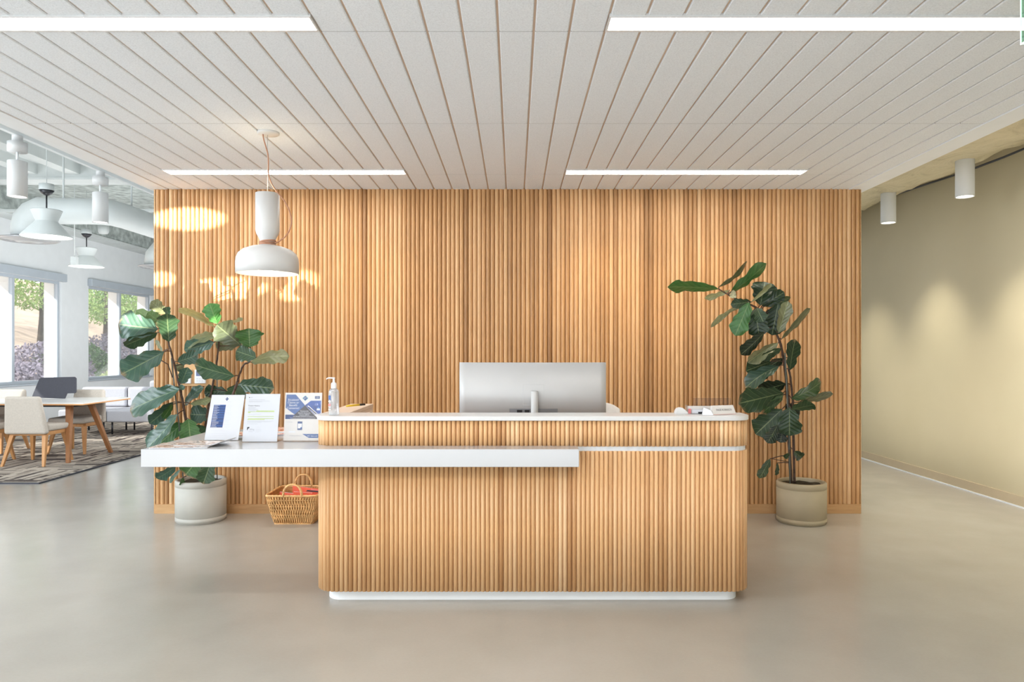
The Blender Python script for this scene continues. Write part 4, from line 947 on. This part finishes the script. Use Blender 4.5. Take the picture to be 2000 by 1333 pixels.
left_leaves = [((308, 643), (231, 634), 50, 'T', .05), ((310, 637), (266, 606), 20, 'L'), ((314, 631), (288, 611), 27, 'L'), ((324, 613), (295, 589), 22, 'U'), ((330, 617), (324, 600), 13, 'D'),
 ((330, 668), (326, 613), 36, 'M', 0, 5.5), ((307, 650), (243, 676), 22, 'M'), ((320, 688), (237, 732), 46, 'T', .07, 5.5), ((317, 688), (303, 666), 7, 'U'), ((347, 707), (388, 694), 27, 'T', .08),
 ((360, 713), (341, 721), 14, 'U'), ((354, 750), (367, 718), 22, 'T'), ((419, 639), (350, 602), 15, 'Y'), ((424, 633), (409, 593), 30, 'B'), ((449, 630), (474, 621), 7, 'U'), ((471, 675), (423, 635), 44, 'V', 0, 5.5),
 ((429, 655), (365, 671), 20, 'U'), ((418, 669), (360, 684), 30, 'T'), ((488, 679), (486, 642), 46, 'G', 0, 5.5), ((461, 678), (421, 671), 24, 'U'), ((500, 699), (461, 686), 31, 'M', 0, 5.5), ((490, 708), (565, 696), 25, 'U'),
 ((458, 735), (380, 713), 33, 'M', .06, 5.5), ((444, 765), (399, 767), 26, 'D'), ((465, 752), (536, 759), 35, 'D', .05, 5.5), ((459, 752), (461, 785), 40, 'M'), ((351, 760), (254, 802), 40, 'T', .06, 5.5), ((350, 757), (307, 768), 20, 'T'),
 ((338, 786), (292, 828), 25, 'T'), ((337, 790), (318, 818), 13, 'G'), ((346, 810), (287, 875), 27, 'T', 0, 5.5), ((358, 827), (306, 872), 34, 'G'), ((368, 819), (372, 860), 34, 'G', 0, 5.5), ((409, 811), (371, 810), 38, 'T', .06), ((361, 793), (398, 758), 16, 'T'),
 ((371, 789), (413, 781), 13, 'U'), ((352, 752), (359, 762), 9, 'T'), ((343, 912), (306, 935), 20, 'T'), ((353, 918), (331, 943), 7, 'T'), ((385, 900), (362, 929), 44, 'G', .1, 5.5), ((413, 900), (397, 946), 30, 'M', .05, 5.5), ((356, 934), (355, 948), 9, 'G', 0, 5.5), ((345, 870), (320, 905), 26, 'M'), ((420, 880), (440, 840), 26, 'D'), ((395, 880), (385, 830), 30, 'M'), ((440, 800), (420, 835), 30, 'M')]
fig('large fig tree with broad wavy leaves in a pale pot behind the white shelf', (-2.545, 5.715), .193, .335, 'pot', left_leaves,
    [([(388, 938, 5.70), (378, 880, 5.68), (364, 826, 5.64), (356, 780, 5.62), (348, 744, 5.60), (338, 702, 5.58), (330, 672, 5.57), (327, 640, 5.56), (323, 618, 5.56)], .013, .005),
     ([(394, 938, 5.72), (398, 860, 5.72), (408, 790, 5.70), (419, 735, 5.68), (425, 695, 5.66), (428, 660, 5.65), (425, 636, 5.65)], .012, .005),
     ([(398, 938, 5.68), (418, 850, 5.64), (446, 790, 5.60), (461, 755, 5.58), (467, 735, 5.57), (476, 713, 5.56), (488, 706, 5.55), (490, 680, 5.55)], .012, .005)],
    [([(358, 938, 5.60), (349, 823, 5.6), (342, 770, 5.6), (335, 700, 5.6)], .005), ([(424, 938, 5.74), (424, 720, 5.74)], .004)], [([(337, 738, 5.6), (328, 712, 5.58), (312, 703, 5.56)], .004)], 21)
right_leaves = [((1403.5, 565), (1304, 561), 21, 'B'), ((1403.5, 561), (1459, 511), 9, 'U'), ((1426, 573), (1497, 515), 20, 'B'), ((1425, 567), (1376, 583), 11, 'U'), ((1433, 567), (1431, 583), 12, 'U'), ((1485, 597), (1494, 551), 42, 'D', 0, 5.6), ((1468, 590), (1506, 553), 8, 'U', 0, 5.5),
 ((1488, 598), (1532, 571), 25, 'D'), ((1495, 598), (1544, 582), 13, 'G'), ((1467, 590), (1427, 595), 18, 'M'), ((1450, 597), (1388, 640), 9, 'U'), ((1463, 591), (1436, 656), 32, 'B', 0, 5.45), ((1475, 603), (1483, 658), 36, 'D', 0, 5.55), ((1478, 602), (1491, 629), 23, 'M', 0, 5.48),
 ((1520, 592), (1508, 655), 38, 'D', 0, 5.56), ((1521, 651), (1539, 589), 23, 'U', 0, 5.48), ((1526, 663), (1583, 603), 11, 'U'), ((1493, 649), (1447, 693), 22, 'K', 0, 5.5), ((1543, 723), (1553, 663), 24, 'D', .06), ((1520, 670), (1461, 709), 22, 'U', 0, 5.5), ((1526, 681), (1488, 703), 16, 'M'),
 ((1505, 707), (1457, 725), 30, 'M'), ((1521, 716), (1456, 758), 28, 'T', .06, 5.5), ((1530, 768), (1442, 789), 44, 'M', .05, 5.52), ((1520, 772), (1467, 796), 20, 'K'), ((1530, 772), (1489, 807), 17, 'G', .1, 5.5), ((1527, 800), (1476, 849), 42, 'M', 0, 5.5), ((1542, 796), (1542, 852), 42, 'M', 0, 5.47), ((1519, 831), (1499, 866), 22, 'K'), ((1529, 838), (1524, 865), 22, 'K'),  # first K leaf here is a dark shadow shaped as a leaf
 ((1546, 779), (1604, 746), 25, 'G', .08), ((1560, 786), (1627, 770), 14, 'U'), ((1546, 800), (1591, 791), 19, 'M'), ((1551, 882), (1566, 895), 18, 'M'), ((1542, 886), (1532, 895), 9, 'M'), ((1504, 897), (1483, 935), 16, 'M'), ((1518, 905), (1516, 929), 7, 'M'), ((1530, 700), (1470, 740), 26, 'K', 0, 5.7), ((1535, 750), (1480, 765), 30, 'K', 0, 5.7), ((1500, 605), (1515, 640), 34, 'K', 0, 5.68), ((1535, 790), (1560, 815), 20, 'K', 0, 5.68)]
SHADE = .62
fig('tall fig tree leaning left in a warm-lit stoneware pot at the right of the desk', (2.305, 5.66), .19, .326, 'pot_warm_light', right_leaves,
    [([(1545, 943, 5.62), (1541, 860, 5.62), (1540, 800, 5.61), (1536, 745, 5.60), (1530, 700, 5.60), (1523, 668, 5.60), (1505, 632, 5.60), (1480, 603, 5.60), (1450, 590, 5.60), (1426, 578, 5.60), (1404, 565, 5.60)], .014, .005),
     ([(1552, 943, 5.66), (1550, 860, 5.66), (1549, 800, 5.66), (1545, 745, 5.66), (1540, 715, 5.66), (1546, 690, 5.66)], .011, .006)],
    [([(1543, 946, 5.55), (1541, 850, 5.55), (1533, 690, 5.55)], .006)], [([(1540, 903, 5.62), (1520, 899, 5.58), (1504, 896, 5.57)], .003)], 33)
# ------------------------------------------------------------------ LOUNGE FURNITURE
random.seed(5); CR = .0125
tb = thing('lounge_table', 'white topped lounge table with splayed oak trestle legs', 'table', (-6.35, 9.2, CR))
m = MB(); m.box(-7.4, -5.33, 8.69, 9.76, .716, .732); m.build('tabletop', 'tabletop', tb)
m = MB(); m.box(-7.405, -5.325, 8.685, 9.765, .700, .7165); m.build('table_edge', 'table_wood', tb, bevel=.003)
m = MB(); m.box(-7.2, -5.6, 8.95, 9.5, .66, .70); m.build('underframe', 'dark_metal', tb)
def bar(mb, a, b, w0, w1, d=None):
    a, b = Vector(a), Vector(b); d0 = w0 if d is None else d; d1 = w1 if d is None else d
    mb.hexa([(b.x-w1, b.y-d1, b.z), (b.x+w1, b.y-d1, b.z), (b.x+w1, b.y+d1, b.z), (b.x-w1, b.y+d1, b.z), (a.x-w0, a.y-d0, a.z), (a.x+w0, a.y-d0, a.z), (a.x+w0, a.y+d0, a.z), (a.x-w0, a.y+d0, a.z)])
for a, b in (((-5.60, 8.86, .70), (-5.42, 8.55, CR)), ((-5.52, 9.16, .70), (-5.40, 9.42, CR)), ((-7.1, 8.86, .70), (-7.28, 8.55, CR)), ((-7.15, 9.16, .70), (-7.30, 9.42, CR))):
    m = MB(); bar(m, a, b, .034, .022); m.build('leg', 'table_leg_wood', tb, bevel=.005)
def make_chair(label, loc, rz):
    t = thing('lounge_chair', label, 'chair', (0, 0, 0), 'greige upholstered chairs around the lounge table')
    # facing +Y
    m = MB(); m.hexa([(-.235, -.16, .40), (.235, -.16, .40), (.245, .27, .40), (-.245, .27, .40), (-.235, -.16, .485), (.235, -.16, .485), (.245, .27, .475), (-.245, .27, .475)]); m.build('seat', 'fabric_beige', t, bevel=.03, seg=4)
    m = MB(); m.hexa([(-.25, -.245, .375), (.25, -.245, .375), (.25, -.155, .375), (-.25, -.155, .375), (-.205, -.30, .825), (.205, -.30, .825), (.205, -.235, .825), (-.205, -.235, .825)]); m.build('backrest', 'fabric_beige', t, bevel=.03, seg=4)
    m = MB()
    for y in (-.17, .19): m.box(-.20, .20, y-.02, y+.02, .355, .40)
    for x in (-.20, .20): m.box(x-.02, x+.02, -.17, .19, .355, .40)
    m.build('seat_frame', 'leg_wood', t, bevel=.004)
    for x, y in ((-1, -1), (1, -1), (1, 1), (-1, 1)):
        m = MB(); bar(m, (x*.19, y*.17+.01, .37), (x*.245, y*.25+(.01 if y > 0 else -.02), 0), .026, .015); m.build('leg', 'leg_wood', t, bevel=.005)
    t.location = loc; t.rotation_euler = (0, 0, rz); return t
ch1 = make_chair('greige upholstered chair seen from behind in front of the lounge table', (-5.77, 8.53, CR), 0)
dup(ch1, (-5.90, 9.52, CR), 'greige upholstered chair tucked behind the right end of the lounge table', PI)
dup(ch1, (-7.02, 9.55, CR), 'greige upholstered chair behind the lounge table beside the charcoal screen', PI)
dup(ch1, (-6.50, 8.55, CR), 'greige upholstered chair cut off by the left picture edge', .04)
# charcoal screen panel on the table
scr_pts = [(61, 777.6), (126, 779.5), (130, 769.5), (146, 769), (148, 766), (148, 740), (145, 737), (80, 738.5), (76, 741)]
base = P(95, 779, (CH-.733)*F/(779-VY)); m = MB(); Ys = base.y
pts = [P(x, y, Ys+(779-y)*.004) for x, y in scr_pts]; zmin = min(p.z for p in pts); pts = [Vector((p.x, p.y, max(p.z-zmin+.7325, .7325))) for p in pts]
m.slab(pts, (0, .028, 0)); tag(m.build('desk_screen', 'charcoal', bevel=.008), 'charcoal grey panel with rounded corners standing on the lounge table', 'screen')
# sofas
def sofa(x0, x1, y, label):
    t = thing('sofa_module', label, 'sofa', ((x0+x1)/2, y+.4, CR), 'pale grey sofa modules by the windows')
    m = MB(); m.box(x0, x1, y, y+.80, .215, .415); m.build('seat', 'fabric_grey', t, bevel=.03, seg=4)
    m = MB(); m.box(x0, x1, y+.62, y+.82, .42, .755); m.build('backrest', 'fabric_grey', t, bevel=.04, seg=4)
    for xx in (x0+.06, x1-.06):
        for yy in (y+.07, y+.74): m = MB(); m.tube([(xx, yy, CR), (xx, yy, .22)], .014, 8); m.build('leg', 'dark_metal', t)
sofa(-7.40, -6.635, 11.40, 'pale grey sofa module partly hidden behind the lounge chairs')
sofa(-6.615, -5.85, 11.40, 'pale grey sofa module nearest the slatted wall')
ac = thing('lounge_armchair', 'pale armchair standing by the far window beyond the sofa', 'armchair', (-7.15, 14.2, CR))
m = MB(); m.box(-7.5, -6.75, 13.9, 14.6, .2, .43); m.build('seat', 'fabric_grey', ac, bevel=.03, seg=4)
m = MB(); m.box(-7.5, -6.75, 14.44, 14.64, .43, .765); m.build('backrest', 'fabric_grey', ac, bevel=.05, seg=4)
for x in (-7.44, -6.81):
    for y in (13.96, 14.56): m = MB(); m.tube([(x, y, CR), (x, y, .21)], .014, 8); m.build('leg', 'dark_metal', ac)
# ------------------------------------------------------------------ OUTSIDE
m = MB(); n = 24; vs = []; random.seed(3)
for j in range(n+1):
    for i in range(n+1):
        x = -8.65-22*i/n; y = 4+46*j/n; z = -.25+max(0, (-10.5-x))*.30+random.uniform(-.1, .1)*min(1, i); vs.append((x, y, z))
m.add(vs, [(j*(n+1)+i, j*(n+1)+i+1, (j+1)*(n+1)+i+1, (j+1)*(n+1)+i) for j in range(n) for i in range(n)], 0, True); struct(m.build('ground_bank', 'out_ground'), 'dry planted bank outside the lounge windows')
def gz(x): return -.25+max(0, (-10.5-x))*.30
def leafcloud(c, r, n, size, parent, name, mat):
    m = MB()
    for _ in range(n):
        d = Vector((random.gauss(0, 1), random.gauss(0, 1), random.gauss(0, 1))).normalized()*random.uniform(.55, 1.0)**.6
        p = Vector((c[0]+d.x*r[0], c[1]+d.y*r[1], c[2]+d.z*r[2])); e = Euler((random.uniform(0, 6), random.uniform(0, 6), 0)).to_matrix(); s = size*random.uniform(.6, 1.3)
        m.add([p+e@Vector(q)*s for q in ((-.5, -.25, 0), (.5, -.25, 0), (.6, .25, 0), (-.4, .3, 0))], [(0, 1, 2, 3)])
    return m.build(name, mat, parent)
def tree(x, y, h, r, mat, label, trunk=True, sq=.8):
    z = gz(x); t = thing('garden_tree' if trunk else 'garden_shrub', label, 'tree' if trunk else 'shrub', (x, y, z-.1), 'planting on the bank outside the lounge')
    if trunk:
        m = MB(); m.tube([(x, y, z-.15), (x+.1, y, z+h*.5), (x, y+.1, z+h)], [.14, .1, .05], 8); m.build('trunk', 'bark_out', t); leafcloud((x, y, z+h), (r, r, r*sq), 6500, .075, t, 'crown', mat)
    else: leafcloud((x, y, z+r*.45), (r, r, r*sq), 3800, .07, t, 'foliage', mat)
for args in ((-14.5, 21.5, 3.0, 1.7, 'out_green', 'pale green tree seen through the left lounge window'), (-15.3, 18.0, 2.6, 1.3, 'out_dark', 'deep green tree at the left of the left lounge window'),
             (-15.5, 26.6, 2.6, 1.9, 'out_green', 'pale green tree seen through the window behind the fig'), (-16.5, 30.6, 2.2, 1.9, 'out_dark', 'deep green tree at the right of the window behind the fig'), (-19, 34, 2.5, 2.6, 'out_green', 'pale tree highest on the bank outside'), (-20.5, 23.4, 2.2, 2.0, 'out_dark', 'deep green tree high on the bank between the windows'), (-18, 19.4, 2.0, 1.6, 'out_dark', 'deep green tree behind the pale tree outside')): tree(*args)
for args in ((-11.6, 16.8, 0, .9, 'out_purple', 'mauve shrub under the left lounge window view'), (-12.4, 18.6, 0, 1.15, 'out_purple', 'wide mauve shrub on the bank by the left lounge window'), (-10.6, 15.4, 0, .6, 'out_lime', 'lime green shrub low outside the left lounge window'),
             (-11.4, 20.6, 0, .75, 'out_lime', 'lime green shrub low outside the window behind the fig'), (-13.4, 23.6, 0, 1.2, 'out_purple', 'mauve shrub outside the window behind the fig'), (-11.8, 22.25, 0, .7, 'out_lime', 'smaller lime shrub beside the window pier'), (-13.2, 21.0, 0, 1.0, 'out_dark', 'deep green shrub between the two window views'), (-14.5, 27.5, 0, 1.2, 'out_purple', 'mauve shrub furthest along the bank')): tree(*args[:4], args[4], args[5], False, .7)
# ------------------------------------------------------------------ LIGHT
w = D.worlds.new('world'); SC.world = w; w.use_nodes = True
bg = w.node_tree.nodes['Background']; bg.inputs[0].default_value = (.90, .95, 1.0, 1); bg.inputs[1].default_value = 2.6
sun = lamp('SUN', 'sun', (-20, -5, 15), 9, (1, .96, .90), angle=.01); sun.rotation_euler = Vector((.62, .50, -.50)).to_track_quat('-Z', 'Y').to_euler()
for y in (.5, -1.95):  # unseen strips added behind the camera to light the desk front
    for x in (-1.75, 1.3): lamp('AREA', 'added_strip_behind', (x, y, CZ-.02), 36 if x < 0 else 20, (1, .955, .91), rot=(0, 0, 0), shape='RECTANGLE', size=1.83, size_y=.13)
# broad soft fill lamp added behind the camera, no real source there
lamp('AREA', 'front_fill', (-4.5, -4.2, 1.7), 95, (.93, .97, 1), target=(-1.5, 6, 1.2), shape='RECTANGLE', size=5, size_y=2.2)
lamp('AREA', 'ceiling_fill', (-1.6, -1.6, .4), 180, (.86, .94, 1), target=(-1.4, 1.2, 2.7), shape='RECTANGLE', size=6, size_y=2.5)  # added lamp aimed up to brighten the plank ceiling
lamp('AREA', 'left_daylight_fill', (-7.8, 2.5, 2.7), 500, (.82, .91, 1), target=(-4.4, 3.4, 0), shape='RECTANGLE', size=5, size_y=1.8)  # added area lamp standing in for daylight from the left
lamp('AREA', 'lounge_upfill', (-6.0, 11, .9), 50, (.95, .98, 1), target=(-5.6, 11.3, 3.5), shape='RECTANGLE', size=3.2, size_y=7)  # added low lamp aimed up to brighten the lounge ceiling
lamp('AREA', 'lounge_wall_fill', (-4.8, 11.5, 1.6), 75, (.96, .98, 1), target=(-8.2, 11.5, 2.2), shape='RECTANGLE', size=7, size_y=1.6)
lamp('AREA', 'lounge_near_upfill', (-6.4, 4.5, .25), 45, (.95, .98, 1), target=(-5.6, 5.5, 3.5), shape='RECTANGLE', size=2.0, size_y=3)  # second added low lamp, aimed up at the nearer lounge deck
for c in (c1, c2, Vector((3.75, 8.61, c1.z)), Vector((3.75, 4.83, c1.z))):  # last two are added out of view, without housings, to brighten the wall
    lamp('SPOT', 'corridor_spot', (c.x, c.y, c.z-.01), 100, (1, .93, .80), target=(c.x+.12, c.y, 0), spot_size=1.5, spot_blend=1, shadow_soft_size=.05)
lamp('AREA', 'corridor_upfill', (3.5, 6.5, .15), 20, (1, .95, .84), target=(3.5, 6.5, 3), shape='RECTANGLE', size=.3, size_y=5)  # added lamp near the floor, aimed up at the corridor beam
lamp('POINT', 'pendant_glow', (px_, PY, pzf(535)-.06), 2.5, (1, .82, .58), shadow_soft_size=.07)
lamp('POINT', 'pendant_uplight', (px_, PY, pzf(378.5)+.04), 1.6, (1, .80, .52), shadow_soft_size=.04)
for x, e in ((-1.2, 26), (.75, 36), (1.65, 26)): lamp('SPOT', 'wall_wash', (x, 5.2, CZ-.03), e, (1, .80, .50), target=(x, WZ, 1.0), spot_size=1.5, spot_blend=1, shadow_soft_size=.06)  # spots without fixtures, added for warm zones on the slats
def glint(px, py, src, e, size, sx, blend=.5):  # added spot standing in for sun reflected onto the slats
    tgt = P(px, py, WZ); o = lamp('SPOT', 'sun_glint', src, e, (1, .95, .84), spot_size=size, spot_blend=blend, shadow_soft_size=.012)
    d = (tgt-Vector(src)).normalized(); x = Vector((1, 0, 0)); x = (x-d*x.dot(d)).normalized(); z = -d; y = z.cross(x)
    o.rotation_euler = Matrix((x, y, z)).transposed().to_euler(); o.scale = (sx, 1, 1)
glint(366, 428, (-7.2, -1.2, 2.15), 24000, .026, 2.8, .6)
glint(316, 545, (-7.0, -1.0, 1.8), 13000, .018, 1.6, .6)
glint(436, 565, (-4.8, 3.4, .12), 5200, .045, 3.5, .4)
glint(580, 560, (-4.15, 3.6, .12), 3400, .060, 1.3, .4)
# ------------------------------------------------------------------ RENDER LOOK
SC.view_settings.view_transform = 'Standard'; SC.view_settings.look = 'None'; SC.view_settings.exposure = .22; SC.view_settings.gamma = 1
SC.cycles.use_denoising = True; SC.cycles.max_bounces = 10; SC.cycles.diffuse_bounces = 5; SC.cycles.transparent_max_bounces = 24
SC.cycles.sample_clamp_indirect = 8
